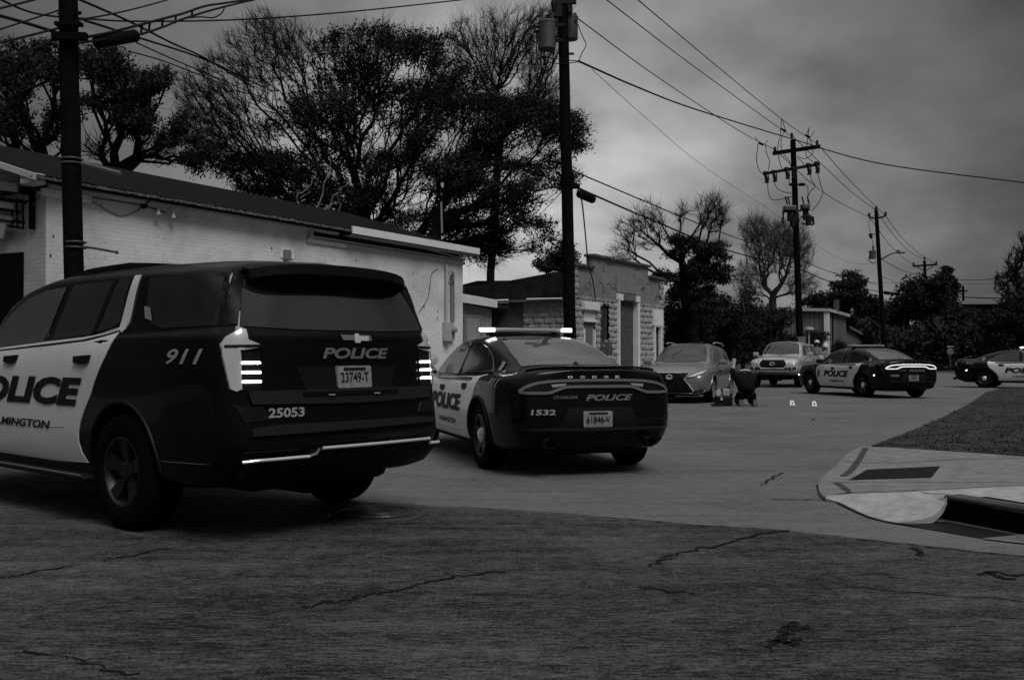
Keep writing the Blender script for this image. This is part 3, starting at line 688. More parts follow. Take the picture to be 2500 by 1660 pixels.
for k in range(9):
    z=.36+k*.05; w=.54 if z<.45 else .54-(z-.45)*.75; w=w if z<.66 else .36+(z-.66)*.5
    MB().tube([X.hit('F',-w+2*w*i/8,z-.025*(1-abs(i-4)/4),.016)[0] for i in range(9)],.006,4).put('grille_bar',m_dsteel,X.t)
MB().tube([X.hit('F',.075*math.cos(a),.72+.055*math.sin(a),.03)[0] for a in [2*pi*k/18 for k in range(18)]],.009,6,closed=True).tube([X.hit('F',a,b,.03)[0] for a,b in ((-.01,.75),(-.035,.705),(.045,.705))],.008,5).put('emblem',m_chrome,X.t,True)
for sg in (1,-1):
    g=lambda P:[(sg*a,b) for a,b in P][::sg]
    h=X.patch('headlight',g([(.46,.72),(.62,.74),(.80,.82),(.87,.91),(.80,.89),(.66,.835),(.50,.765)]),'F',mat('headlight_lens',.45,.15,coat=1),off=.014,step=.05)
    X.patch('headlight_surround',g([(.42,.70),(.62,.715),(.83,.80),(.90,.93),(.80,.915),(.66,.855),(.48,.785)]),'F',m_lens,off=.008,step=.05,parent=h)
    X.patch('headlight_reflector',g([(.60,.755),(.70,.79),(.68,.81),(.58,.785)]),'F',m_lensw,off=.016,step=.05,parent=h,skirt=0)
    X.patch('fog_lamp_recess',g([(.56,.29),(.82,.33),(.80,.40),(.66,.36)]),'F',m_trim,off=.008)
    MB().tube([X.hit('F',sg*a,b,.015)[0] for a,b in ((.57,.285),(.70,.29),(.84,.36))],.010,5).put('fog_lamp_trim',m_chrome,X.t,True)
    MB().tube([(2.05,sg*.84,1.03),(2.05,sg*.95,1.06)],.03,6).box((2.04,sg*1.03,1.12),(.12,.22,.14),bev=.045).put('mirror',m_grey,X.t,True)
    MB().tube(crom([(-.3,sg*.66,1.60),(.1,sg*.67,1.68),(1.0,sg*.66,1.70),(1.3,sg*.65,1.66)],5),.016,6).put('roof_rail',m_chrome,X.t,True)
MB().tube([X.hit('F',-.75+.15*k,.255,.015)[0] for k in range(11)],.010,5).put('bumper_trim',m_chrome,X.t,True)
X.seam([(1.0,.30),(1.0,1.05)]); X.seam([(2.2,.42),(2.22,.9),(2.1,1.0)]); X.seam([(.1,.45),(.02,.7),(.0,1.1)])
X.seam([(2.3,.34),(1.2,.40),(.6,.48),(.42,.56)],m=m_dchrome,r=.012,off=.006)
X.pair('door_handle',[(.92,.90),(.72,.90),(.72,.935),(.92,.94)],m_grey,off=.02); X.pair('door_handle',[(1.9,.88),(1.7,.88),(1.7,.915),(1.9,.92)],m_grey,off=.02)
X.under(-.8,3.4,.64,.2,.42); X.wheels(.37,.235,.24,'twin',.82,5,'silver')
# ======== silver pickup with a bed cap
PST=[(-1.10,.55,.78,.86,.72,.86,.95,.84,1.13,.80,1.17,.62,1.66,1.72),
     (-.9,.48,.84,.93,.74,.93,.98,.90,1.15,.86,1.19,.66,1.68,1.735),
     (.3,.44,.87,.945,.76,.94,.98,.91,1.15,.87,1.19,.67,1.69,1.745),
     (.48,.44,.87,.945,.76,.94,.98,.91,1.15,.87,1.19,.67,1.69,1.745),
     (.60,.44,.87,.945,.76,.94,.98,.91,1.15,.87,1.20,.66,1.70,1.80),
     (1.2,.42,.87,.945,.76,.94,.98,.91,1.14,.87,1.19,.66,1.71,1.81),
     (1.75,.42,.87,.945,.76,.94,.97,.91,1.14,.865,1.18,.65,1.67,1.77),
     (2.2,.42,.87,.945,.76,.94,.97,.91,1.14,.85,1.18,.68,1.44,1.52),
     (2.55,.42,.87,.945,.76,.94,.97,.90,1.13,.82,1.17,.68,1.22,1.25),
     (2.9,.44,.87,.95,.76,.94,.96,.88,1.10,.78,1.16,.6,1.20,1.21),
     (3.5,.46,.86,.945,.74,.93,.94,.86,1.08,.76,1.12,.6,1.16,1.175),
     (3.85,.50,.80,.90,.72,.88,.92,.82,1.03,.72,1.07,.55,1.10,1.11),
     (3.95,.54,.74,.82,.70,.80,.90,.74,.99,.66,1.02,.5,1.05,1.06)]
P_=Car('silver pickup with a windowed bed cap facing the camera between the two stopped cars','pickup truck',PST,[0]*10,[-.05,-.05,.06,.06,.04,0,0,0,0,0],(.03,.12),[(0,.39),(3.23,.39)],.47,name='parked_pickup',body=m_silver)
place(P_.t,11.75,41.6,243.5)
P_.patch('windscreen',[(2.42,.70),(2.5,0),(2.42,-.70),(1.86,-.58),(1.80,0),(1.86,.58)],'T',m_glass3,off=.008,step=.09)
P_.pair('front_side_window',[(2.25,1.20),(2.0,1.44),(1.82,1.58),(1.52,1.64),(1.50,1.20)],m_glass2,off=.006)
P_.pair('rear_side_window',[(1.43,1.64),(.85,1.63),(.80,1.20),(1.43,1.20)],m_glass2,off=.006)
P_.pair('cap_window',[(.28,1.60),(-.70,1.58),(-.74,1.27),(.28,1.28)],m_glass2,off=.008)
P_.pair('cap_window_frame',[(.34,1.64),(-.76,1.62),(-.80,1.23),(.34,1.24)],m_trim,off=.004)
P_.seam([(.45,.5),(.46,1.1),(.46,1.70)],r=.012); P_.seam([(1.46,.5),(1.46,1.15)]); P_.seam([(2.55,.5),(2.6,1.0),(2.5,1.12)])
hx=lambda w,h,cz:[(-w,cz),(-w*.84,cz+h),(w*.84,cz+h),(w,cz),(w*.84,cz-h),(-w*.84,cz-h)]
P_.patch('grille',hx(.50,.145,.90),'F',mat('grille_mesh',.008,.5),off=.012,step=.08)
MB().tube([P_.hit('F',a,b,.03)[0] for a,b in hx(.525,.165,.90)],.022,6,closed=True).put('grille_frame',m_chrome,P_.t,True)
MB().tube([P_.hit('F',.09*math.cos(a),.91+.05*math.sin(a),.03)[0] for a in [2*pi*k/16 for k in range(16)]],.009,5,closed=True).tube([P_.hit('F',a,.93,.03)[0] for a in (-.05,0,.05)],.008,5).put('emblem',m_chrome,P_.t,True)
for sg in (1,-1):
    g=lambda P:[(sg*a,b) for a,b in P][::sg]
    h=P_.patch('headlight',g([(.56,.93),(.86,.93),(.90,1.0),(.86,1.05),(.60,1.04),(.54,.98)]),'F',mat('headlight_lens',.45,.15,coat=1),off=.012)
    P_.patch('headlight_reflector',g([(.66,.955),(.80,.96),(.80,1.0),(.66,1.0)]),'F',m_lensw,off=.016,parent=h,skirt=0)
    P_.patch('fog_lamp_recess',g([(.58,.66),(.84,.70),(.84,.79),(.60,.77)]),'F',m_trim,off=.010)
    MB().ball(P_.hit('F',sg*.70,.73,.03)[0],.035,8).put('fog_lamp',m_lensw,P_.t,True)
    MB().tube([(2.2,sg*.85,1.18),(2.2,sg*.97,1.20)],.03,6).box((2.18,sg*1.06,1.27),(.12,.24,.18),bev=.05).put('mirror',m_silver,P_.t,True)
P_.patch('lower_grille',[(-.58,.76),(.58,.76),(.56,.68),(-.56,.68)],'F',m_trim,off=.012)
P_.patch('bumper_valance',[(-.50,.60),(.50,.60),(.64,.44),(-.64,.44)],'F',m_trim,off=.008)
P_.pair('door_handle',[(.95,1.05),(.75,1.05),(.75,1.09),(.95,1.09)],m_silver,off=.02)
P_.patch('side_sill',[(2.6,.50),(.55,.50),(.55,.44),(2.6,.44)],'L',m_trim,off=.01)
P_.under(-.9,3.6,.60,.30,.6); MB().box((3.23,0,.40),(.14,1.5,.12)).ball((3.23,.1,.40),.16,10).put('front_axle',m_dark,P_.t)
P_.wheels(.39,.25,.22,'twin',.82,6,'silver')

# ---------------- ground
def struct(name,me): return ob(name,me,kind='structure')
mg=mat('verge_soil',.030,.95,var=.5,vs=.8,bump=.4,bs=12)
MB().add([(-400,-60,-.02),(400,-60,-.02),(400,600,-.02),(-400,600,-.02)],[(0,1,2,3)]).put('ground',mg,kind='structure')
m_as1=mat('asphalt_far',.1,.82,extra=asphalt_x(.012,.125,2.0,.95),spec=.5)
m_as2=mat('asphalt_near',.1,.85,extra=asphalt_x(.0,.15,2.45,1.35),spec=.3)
def sheet(name,poly,z,m,step=None,**k):
    V,Fs=fill([(p[0],p[1]) for p in poly],step or 1e3); me=MB(); me.add([(a,b,z) for a,b in V],Fs); return me.put(name,m,kind='structure',**k)
sheet('street',[(-80,-40),(90,-40),(90,80),(40,80),(33,76),(24,66),(16,54),(8,44),(-4,34),(-9,18),(-80,18)],0,m_as1)
# asphalt this side of the long seam, foreground vignette put into its darker colour
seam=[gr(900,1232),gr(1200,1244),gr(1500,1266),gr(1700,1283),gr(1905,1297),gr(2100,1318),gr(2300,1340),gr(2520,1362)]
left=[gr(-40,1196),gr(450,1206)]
sheet('near_lane_vignette',[(-30,9.3)]+[(p.x,p.y) for p in left]+[(p.x,p.y) for p in seam]+[(30,4.4),(30,-20),(-30,-20)],.004,m_as2)
cr=MB(); ck=mat('tar_crack',.010,.9)
def crack(P,w,jit=.5,n=7,am=.02):
    Q=[Vector((p.x+random.gauss(0,am),p.y+random.gauss(0,am),.008)) for p in crom([gr(u,v) for u,v in P],n)]
    m_=strip(Q,w,.0085,jit); cr.add(m_.v,m_.f)
crack([(860,1228),(1200,1244),(1500,1266),(1700,1283),(1905,1297),(2100,1318),(2300,1340),(2520,1362)],.024,am=.006,n=9)
crack([(1920,1298),(1830,1312),(1760,1332),(1690,1348),(1630,1362),(1590,1385)],.024,.5)
crack([(250,1372),(330,1355),(410,1338)],.02); crack([(0,1415),(80,1400),(165,1386)],.02)
crack([(740,1485),(830,1470),(900,1455),(980,1440),(1080,1415),(1250,1395)],.022); crack([(1560,1436),(1640,1446),(1700,1452)],.012)
crack([(80,1590),(200,1618),(330,1650)],.012); crack([(1885,1220),(1960,1221),(2050,1222)],.028,am=.003)
crack([(1860,1185),(1880,1168),(1915,1155)],.02); crack([(1990,1438),(2120,1440),(2500,1470)],.01)
cr.put('road_cracks',ck,kind='structure')
cr2=MB()
def blob(u,v,ru,rv,z,name,m):
    P=[gr(u+ru*math.cos(a)*q,v+rv*math.sin(a)*q) for a in [2*pi*k/34 for k in range(34)] for q in [random.uniform(.35,1.15)]]
    return [(p.x,p.y) for p in P]
for P_c in ([(1870,1585),(1900,1560),(1935,1545),(1975,1528)],[(1900,1566),(1925,1572),(1950,1562)],[(1920,1550),(1915,1535),(1940,1524)],[(2390,1405),(2430,1398),(2470,1408),(2510,1404)],[(2420,1400),(2440,1412),(2480,1416)],[(2232,1340),(2246,1350),(2240,1360)]):
    k_=MB(); Q=[Vector((p.x+random.gauss(0,.01),p.y+random.gauss(0,.01),.0085)) for p in crom([gr(u,v) for u,v in P_c],6)]
    m_=strip(Q,.035,.0088,.7); cr2.add(m_.v,m_.f)
cr2.put('road_spalls',mat('tar_patch',.012,.9,spec=.05),kind='structure')
# right-hand corner: verge, sidewalk, kerb and storm drain
def zpoly(name,P,m,step=.4,kind='structure',thick=0,label=None,cat=None):
    """P: list of (u,v,z) photo points on a surface of height z"""
    if thick and name!='grass_verge': P=[tuple(p) for p in crom(P,4,True)]
    W3=[gr(u,v,z) for u,v,z in P]; V,Fs=fill([(w.x,w.y) for w in W3],step)
    A=np.array([(w.x,w.y,w.z) for w in W3])
    out=[]
    for a,b in V:
        d=np.hypot(A[:,0]-a,A[:,1]-b)+1e-4; w=1/d**2; out.append((a,b,float((A[:,2]*w).sum()/w.sum())))
    mb=MB().add(out,Fs); n=len(W3)
    if thick: mb.add([w for w in W3]+[(w.x,w.y,w.z-thick) for w in W3],[(i,(i+1)%n,n+(i+1)%n,n+i) for i in range(n)])
    return ob(name,mb.mesh(name,m),kind=kind) if kind else mb
zpoly('grass_verge',[(2128,1087,.05),(2243,1044,.05),(2302,1018,.05),(2371,983,.05),(2409,956,.05),(2440,948,.05),(2760,940,.05),(2760,1150,.05),(2500,1111,.05),(2221,1094,.05)],mat('dry_grass_soil',.016,.95,spec=.1,g2=.055,vs=2.5,bump=.8,bs=30),thick=.05)
zpoly('worn_path',[(2230,1062,.058),(2330,1044,.058),(2420,1030,.058),(2540,1022,.058),(2700,1018,.058),(2700,1028,.058),(2500,1036,.058),(2400,1044,.058),(2300,1060,.058)],mat('pale_gravel',.02,.95,g2=.055,vs=5,bump=.5,bs=50))
zpoly('verge_path',[(2376,979,.056),(2700,977,.056),(2700,985,.056),(2366,985,.056)],mat('path_dirt',.03,.95,var=.4,vs=5))
zpoly('sidewalk',[(2071,1105,.02),(2114,1089,.03),(2221,1095,.05),(2500,1114,.06),(2760,1136,.08),(2760,1185,.14),(2500,1184,.13),(2232,1197,.10),(2060,1204,.05),(2012,1212,.03),(1998,1183,.03),(2015,1158,.02),(2050,1127,.02)],m_conc2,thick=.06)
zpoly('drain_apron',[(2014,1214,.035),(2060,1206,.055),(2232,1199,.105),(2500,1186,.135),(2760,1186,.145),(2760,1268,.205),(2500,1234,.20),(2330,1209,.18),(2312,1214,.17),(2300,1238,.11),(2270,1262,.05),(2210,1273,.02),(2181,1274,.012),(2130,1262,.012),(2087,1244,.012),(2050,1226,.015)],m_conc,thick=.05)
ko=[(1998,1184),(2008,1206),(2050,1228),(2087,1246),(2130,1264),(2181,1276),(2240,1284)]
mb=strip([gr(u,v,.006) for u,v in ko],.045,.010); mb.put('kerb_gutter',mat('black_gutter',.012,.5),kind='structure')  # gutter strip darker than the asphalt
# storm drain mouth
p0=gr(2312,1268); p1=gr(2760,1355); d=(p1-p0).normalized(); nrm=Vector((-d.y,d.x,0)); 
if nrm.y<0: nrm=-nrm
dr=thing('storm_drain','black kerb inlet opening in the concrete corner at the right edge','storm drain',p0,math.atan2(d.y,d.x))
Ln=(p1-p0).length
MB().add([(.0,-.005,-.01),(Ln,-.005,-.01),(Ln,-.005,.155),(.0,-.005,.155)],[(0,1,2,3)]).box((Ln/2,.2,.05),(Ln,.38,.2)).put('inlet_opening',m_dark,dr)
MB().box((Ln/2,.05,.168),(Ln,.16,.034),bev=.012).put('inlet_lip',mat('dark_concrete',.06,.8,var=.3,vs=8),dr)
zpoly('drain_gutter',[(2181,1277,.006),(2312,1272,.006),(2500,1308,.006),(2760,1356,.006),(2760,1378,.006),(2500,1318,.006),(2396,1313,.006),(2260,1290,.006)],mat('black_gutter',.012,.5),thick=0)
zpoly('gutter_apron',[(2396,1314,.009),(2500,1303,.009),(2620,1330,.009),(2620,1352,.009),(2500,1326,.009)],mat('gutter_concrete',.11,.8,var=.3,vs=5))
WALK=[BVHTree.FromObject(bpy.data.objects[n_],bpy.context.evaluated_depsgraph_get()) for n_ in ('sidewalk','drain_apron')]
def walkpt(u,v,off):
    d=Vector(ray(u,v)).normalized(); best=None
    for bv_ in WALK:
        h=bv_.ray_cast(Vector((0,0,H)),d)
        if h[0] is not None and (best is None or h[3]<best[1]): best=(h[0],h[3])
    return (best[0] if best else gr(u,v,.03))+Vector((0,0,off))
def ondeck(name,P,m,off=.004):
    V,Fs=fill(P,12); MB().add([walkpt(a,b,off) for a,b in V],Fs).put(name,m,kind='structure')
bpy.context.view_layer.update()
ondeck('tactile_paving',[(u,v) for u,v,_ in [(2074,1172,.075),(2117,1147,.07),(2296,1139,.085),(2274,1166,.10)]],mat('dark_tactile_paving',.004,.7,bump=.5,bs=120,spec=.15),.006)
j=MB()
for P,w,z in (([(2064,1127),(2090,1129),(2190,1130),(2330,1122),(2500,1118)],.02,.075),([(2020,1177),(2140,1177),(2500,1178)],.014,.13),([(2012,1213),(2085,1202),(2232,1197)],.014,.07),([(2232,1197),(2262,1204),(2318,1207)],.014,.12)):
    q=strip(crom([walkpt(u,v,.004) for u,v in P],4),w); j.add(q.v,q.f)
j.put('sidewalk_joints',ck,kind='structure')
kg=MB()
for P,w,z in (([(2114,1093),(2100,1118),(2078,1148),(2058,1163)],.07,.05),([(2043,1179),(2060,1190),(2078,1204)],.06,.06)):
    q=strip(crom([walkpt(u,v,.004) for u,v in P],4),w); kg.add(q.v,q.f)
kg.put('kerb_joint',mat('kerb_joint_tar',.055,.9),kind='structure')
# manhole
mh=thing('manhole_cover','round iron manhole cover in the asphalt behind the SUV','manhole cover',gr(925,1255))
MB().lathe([(0,.010),(.30,.010),(.30,.006),(.33,.006),(.34,.014),(.37,.014),(.38,.005)],40,'z').put('frame',mat('worn_iron',.03,.45,.4,var=.4,vs=9),mh)
mb=MB()
for k in range(-4,5): w=math.sqrt(max(0,.27**2-(k*.06)**2)); mb.box((0,k*.06,.014),(2*w,.02,.008))
for r in (.12,.24): mb.tube([(r*math.cos(a),r*math.sin(a),.016) for a in [2*pi*i/28 for i in range(28)]],.007,5,closed=True)
mb.put('cover_pattern',mat('polished_iron',.08,.35,.6),mh)
# grass tufts on the verge (nobody could count them)
gb=MB()
for i in range(5200):
    u=random.uniform(2130,2700); t=random.random(); v=random.uniform(950,1112)
    if v<1097-(u-2128)*.47 or v>1094+(u-2221)*.055 or (976<v<987): continue
    p=gr(u,v,.05); h=random.uniform(.008,.028); a=random.uniform(0,pi); dx,dy=.018*math.cos(a),.018*math.sin(a); l=random.uniform(-.03,.03)
    gb.add([(p.x-dx,p.y-dy,.045),(p.x+dx,p.y+dy,.045),(p.x+l,p.y+l,.05+h)],[(0,1,2)])
gb.put('verge_grass',mat('dark_grass',.016,.9,g2=.05,vs=3,spec=.1),label='short dark grass tufts on the corner verge',cat='grass',kind='stuff')

# ---------------- white painted brick building
DX,DY=.498,.867; AZ=math.atan2(DY,DX)
wb_o=Vector((-7.68,16.37,0)); pose=(wb_o.x,wb_o.y,AZ)
def WP(u,v,y=0.): q=onpl(pose,u,v,1,y); return q[0],q[2]
B=thing('brick_building','long white painted brick building with a dark low roof, behind the police SUV','building',wb_o,AZ)
LW=12.7; EZ=4.0
m_wbL=mat('white_brick_side',.5,.8,extra=brick_x(0,.62,.74,stain=.30,bstr=.35),spec=.3); m_wbF=mat('white_brick_shaded',.5,.8,extra=brick_x(1,.38,.47,stain=.45,bstr=.4),spec=.3)  # same white paint; front copy darkened to hold that side's shade
mw=MB()
tz0=WP(760,590)[1]; tx0=WP(752,560)[0]                        # clerestory band
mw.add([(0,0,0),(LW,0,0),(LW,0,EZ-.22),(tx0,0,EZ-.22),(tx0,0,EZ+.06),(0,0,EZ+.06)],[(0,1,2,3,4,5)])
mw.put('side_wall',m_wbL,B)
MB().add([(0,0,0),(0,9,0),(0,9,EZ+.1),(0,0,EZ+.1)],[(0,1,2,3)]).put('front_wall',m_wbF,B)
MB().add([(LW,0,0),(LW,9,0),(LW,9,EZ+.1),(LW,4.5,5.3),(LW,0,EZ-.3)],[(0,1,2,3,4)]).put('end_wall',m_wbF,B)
MB().box((.35,-.045,EZ-.10),(.9,.09,.12)).box((LW*.29,-.03,EZ-.0),(LW*.58,.06,.06)).put('cornice',m_wbL,B)
# roof
RZ=5.5; ov=.28; e=.10
rf=MB(); x0=-.45; x1=LW+.35
rf.add([(x0,-ov,EZ+.12),(x1,-ov,EZ+.12),(x1,4.3,RZ),(x0,4.3,RZ),(x0,9.2,EZ+.12),(x1,9.2,EZ+.12)],[(0,1,2,3),(3,2,5,4)])
rf.add([(x0,-ov,EZ+.05),(x1,-ov,EZ+.05),(x1,-ov,EZ+.12),(x0,-ov,EZ+.12)],[(0,1,2,3)])
rf.add([(x0,-ov,EZ+.05),(x1,-ov,EZ+.05),(x1,0.2,EZ+.1),(x0,0.2,EZ+.1)],[(0,1,2,3)])
roof=rf.put('roof',mat('old_shingles',.001,.95,g2=.008,vs=3,bump=.5,bs=18,spec=.1),B)
mb=MB()
for k in range(230):
    x=x0+ (tx0-x0+1.2)*k/230; mb.box((x,-ov-.01,EZ+.075+random.uniform(-.008,.008)),(.045,.04,random.uniform(.02,.05)),ry=random.uniform(-.3,.3))
mb.put('roof_edge',mat('torn_edge_paint',.12,.8,var=.6,vs=14),roof)
fx0=WP(858,560,-ov)[0]; fx1=x1
MB().box(((fx0+fx1)/2,-ov-.03,EZ+.10),(fx1-fx0,.05,.17)).put('fascia_board',mat('white_trim_paint',.72,.5,var=.06,vs=3),B)
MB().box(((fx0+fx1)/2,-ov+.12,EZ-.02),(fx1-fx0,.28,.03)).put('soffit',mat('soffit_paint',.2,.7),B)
cw=MB(); h0=.44
cw.add([(tx0,.10,EZ-.30),(LW,.10,EZ-.30),(LW,.10,EZ+.08),(tx0,.10,EZ+.08)],[(0,1,2,3)])
cw.add([(tx0,0,EZ-.24),(tx0,.10,EZ-.24),(tx0,.10,EZ+.05),(tx0,0,EZ+.05)],[(0,1,2,3)])
cw.put('clerestory_glass',mat('dirty_dark_glass',.012,.5,g2=.04,vs=2.5),B)
mb=MB(); 
for dz,r in ((0,.045),(.085,.022)):
    mb.add([(tx0-.06,-.06,EZ-.24+dz-r),(LW+.03,-.06,EZ-.24+dz-r),(LW+.03,-.06,EZ-.24+dz+r),(tx0-.06,-.06,EZ-.24+dz+r),(tx0-.06,.1,EZ-.24+dz-r),(LW+.03,.1,EZ-.24+dz-r),(LW+.03,.1,EZ-.24+dz+r),(tx0-.06,.1,EZ-.24+dz+r)],[(0,1,2,3),(3,2,6,7),(0,1,5,4),(0,3,7,4),(1,2,6,5)])
mb.put('clerestory_sill',mat('sill_paint',.42,.6,var=.15,vs=4),B)
MB().box((tx0+.05,-.03,EZ-.1),(.09,.09,.30)).put('clerestory_jamb',mat('sill_paint',.42,.6),B)
MB().tube([(tx0+3.0,-.1,EZ+.06),(LW+.05,-.1,EZ-.14)],.016,6).put('sagging_board',mat('sill_paint',.42,.6),B)
# gable front at the left: siding, rake board, awning frame, doorway
MB().add([(-.02,.1,EZ+.05),(-.02,8.9,EZ+.05),(-.02,4.3,RZ-.06)],[(0,1,2)]).put('gable_siding',mat('gable_boards',.33,.7,extra=brick_x(1,.2,.40,bw_=40,bh=.16,mort=.012,stain=.3)),B)
rk=MB()
for zoff,t_,th in ((-.02,.0,.17),):
    rk.add([(x0-.02,-ov-.05,EZ+.02),(x0-.02,4.3,RZ-.10),(x0-.02,4.3,RZ+.0),(x0-.02,-ov-.05,EZ+.12),(x0+.04,-ov-.05,EZ+.02),(x0+.04,4.3,RZ-.10),(x0+.04,4.3,RZ+.0),(x0+.04,-ov-.05,EZ+.12)],[(0,1,2,3),(4,5,6,7),(0,1,5,4),(3,2,6,7),(0,3,7,4)])
rk.put('rake_board',mat('aged_white_paint',.42,.6),B)
MB().box((x0+.14,-.10,EZ+.06),(.26,.32,.18),bev=.03).put('eave_return',mat('aged_white_paint',.42,.6),B)
MB().box((-.02,4.3,EZ-.02),(.10,8.6,.07)).put('front_cornice',mat('dark_gutter',.03,.6),B)
MB().box((-.012,.57+1.9,1.45),(.03,3.8,3.0),bev=.06).put('doorway',m_dark,B)
aw=MB(); sl=.16
for y0,z0,w in ((.36,3.75,.05),(.41,3.42,.05),(.5,3.60,.03),(.45,3.33,.03)): aw.tube([(-.12,y0,z0),(-.12,y0+3.5,z0+.16*3.5)],w*.6,6)
for y in (.42,.58,.72,1.1,2.0,3.0): aw.tube([(-.12,y,3.30+(y-.4)*sl),(-.12,y+.03,3.80+(y-.4)*sl)],.016,5).tube([(-.12,y,3.75+(y-.4)*sl),(-.02,y,3.80+(y-.4)*sl)],.015,5)
aw.put('awning_frame',m_dark,B)
for y0,zc0,hh,m2 in ((.52,4.00,.145,.30),(.62,3.70,.10,.22),(.68,3.50,.07,.16),(.82,3.30,.24,.30)):
    p=[(y0,zc0-hh/2),(y0+3.2,zc0-hh/2+3.2*sl),(y0+3.2,zc0+hh/2+3.2*sl),(y0,zc0+hh/2)]
    if hh==.24: p[0]=(y0+.09,p[0][1])
    MB().prism(p,-.17,-.14,'x').put('awning_panel',mat('awning_panel_paint%d'%int(m2*100),m2,.6,var=.2,vs=2),B)
MB().box((-.05,.30,3.62),(.07,.07,.62)).box((-.06,.40,3.95),(.10,.22,.10)).put('awning_bracket',m_dark,B)
MB().tube([(-.03,.02,3.93),(-.06,.28,3.70)],.010,5).put('awning_rod',m_steel,B)
# painted-over patch, vent, flood lights, stains
x,z=WP(700,620); MB().box((x,-.012,z+.01),(.42,.012,.22),bev=.005).put('repainted_patch',mat('fresh_white_paint',.72,.7),B)
MB().box((x-.05,-.06,z-.03),(.16,.12,.22),bev=.02).put('vent_cover',mat('vent_paint',.16,.6),B)
x,z=WP(376,508); MB().lathe([(0,-.05),(.07,-.05),(.07,0),(0,0)],14,'y',c=(x-.25,0,z+.02)).tube([(x-.25,-.05,z+.02),(x-.2,-.14,z+.1)],.015,6).tube([(x-.25,-.04,z),(x-.05,-.05,z-.02),(x+.22,-.05,z-.06)],.012,6).put('floodlight_mount',m_dsteel,B)
for k,(dx,dz) in enumerate(((-.02,-.09),(.33,-.11))):
    MB().lathe([(.015,.07),(.025,.03),(.045,-.04),(.035,-.05),(0,-.04)],14,'z',c=(x+dx,-.14,z+dz)).tube([(x+dx-.02,-.05,z+.0),(x+dx,-.14,z+dz+.07)],.012,6).put('floodlight',mat('aged_white_paint',.42,.6),B,True)
mb=MB(); P=[WP(u,v) for u,v in ((200,480),(270,490),(345,502))]; mb.tube([(a,-.02,b) for a,b in P],.014,5)
P=[WP(u,v) for u,v in ((205,491),(230,496),(262,515),(295,527),(330,517),(345,505))]; mb.tube(crom([(a,-.02,b) for a,b in P],5),.010,5); mb.put('wall_cable',mat('grey_cable',.16,.6),B)
x,z=WP(1092,808)
mt=MB().box((x-.14,-.09,z-.02),(.22,.16,.52),bev=.015).put('meter_box',mat('meter_box_paint',.38,.5,var=.15,vs=6),B)
MB().box((x+.10,-.06,z-.04),(.24,.10,.40),bev=.015).put('meter_back',mat('meter_box_paint',.38,.5),mt)
MB().lathe([(.09,0),(.09,-.05),(.07,-.11),(0,-.12)],18,'y',c=(x+.10,-.11,z+.02)).put('meter_dial',mat('meter_glass',.25,.1,coat=1),mt,True)
MB().tube([(x-.14,-.07,z+.2),(x-.14,-.07,EZ-.35)],.035,8).put('conduit',mat('white_conduit',.42,.6),B,True)
MB().tube([(x+.14,-.07,z+.2),(x+.14,-.07,z+1.3),(x+.16,-.07,EZ-.55)],.04,8).put('conduit',mat('grey_conduit',.20,.6),B,True)
MB().tube([(x+.24,-.06,z+.25),(x+.23,-.06,z+1.55)],.014,6).put('conduit',m_wire,B)
MB().tube(crom([(x+.0+.13*math.sin(a*2)*.9,-.12,EZ-.70+.18*math.cos(a)) for a in [k*.7 for k in range(14)]],4),.009,5).put('cable_coil',m_wire,B)
MB().tube(crom([(*[WP(1068,655)[0]],-.03,WP(1068,655)[1]),(WP(1052,668)[0],-.03,WP(1052,668)[1]),(WP(1048,700)[0],-.02,WP(1048,700)[1]),(WP(1042,730)[0],-.02,WP(1042,730)[1]),(WP(1022,762)[0],-.02,WP(1022,762)[1])],4),.007,4).put('hanging_wire',m_wire,B)
for u,v,s in ((663,606,.03),(869,636,.025),(1008,668,.02),(1035,748,.035),(1068,760,.03),(1068,778,.03),(1010,700,.02),(130,577,.025),(123,624,.03)):
    a,b=WP(u,v); MB().box((a,-.005,b),(s,.01,s*1.5),rz=.1).put('wall_scar',mat('exposed_brick',.06,.9),B)
# ---------------- lean-to shed
sh=thing('lean_to_shed','small pale boarded shed with a sloping white fascia beyond the white building','shed',at(1150,869,30.2)-Vector((0,0,H)),R(4))
sx=lambda u:(u-1150)/F*30.2
MB().add([(-1.2,0,0),(sx(1200),0,0),(sx(1200),0,2.62),(-1.2,0,3.0),(-1.2,4,0),(sx(1200),4,0),(sx(1200),4,2.62),(-1.2,4,3.0)],[(0,1,2,3),(1,5,6,2),(0,3,7,4)]).put('wall',mat('shed_boards',.34,.75,extra=brick_x(0,.16,.36,bw_=.16,bh=50,mort=.008,stain=.35)),sh)
MB().add([(-1.3,-.25,3.02),(sx(1240),-.25,2.60),(sx(1240),4.2,2.60),(-1.3,4.2,3.02),(-1.3,-.25,3.12),(sx(1245),-.25,2.70),(sx(1245),4.2,2.70),(-1.3,4.2,3.12)],[(0,1,2,3),(4,5,6,7),(0,1,5,4),(1,2,6,5)]).put('roof',mat('shed_roof',.02,.9),sh)
MB().add([(-1.3,-.28,2.98),(sx(1213),-.28,2.66),(sx(1213),-.28,2.90),(-1.3,-.28,3.26),(-1.3,-.24,2.98),(sx(1213),-.24,2.66),(sx(1213),-.24,2.90),(-1.3,-.24,3.26)],[(0,1,2,3),(4,5,6,7),(3,2,6,7),(0,1,5,4),(1,2,6,5)]).put('fascia_board',mat('white_trim_paint',.72,.5),sh)
dd=MB().box((.08,-.03,1.2),(.42,.04,2.36),bev=.01).put('door',mat('shed_door_paint',.30,.6,var=.2,vs=5),sh)
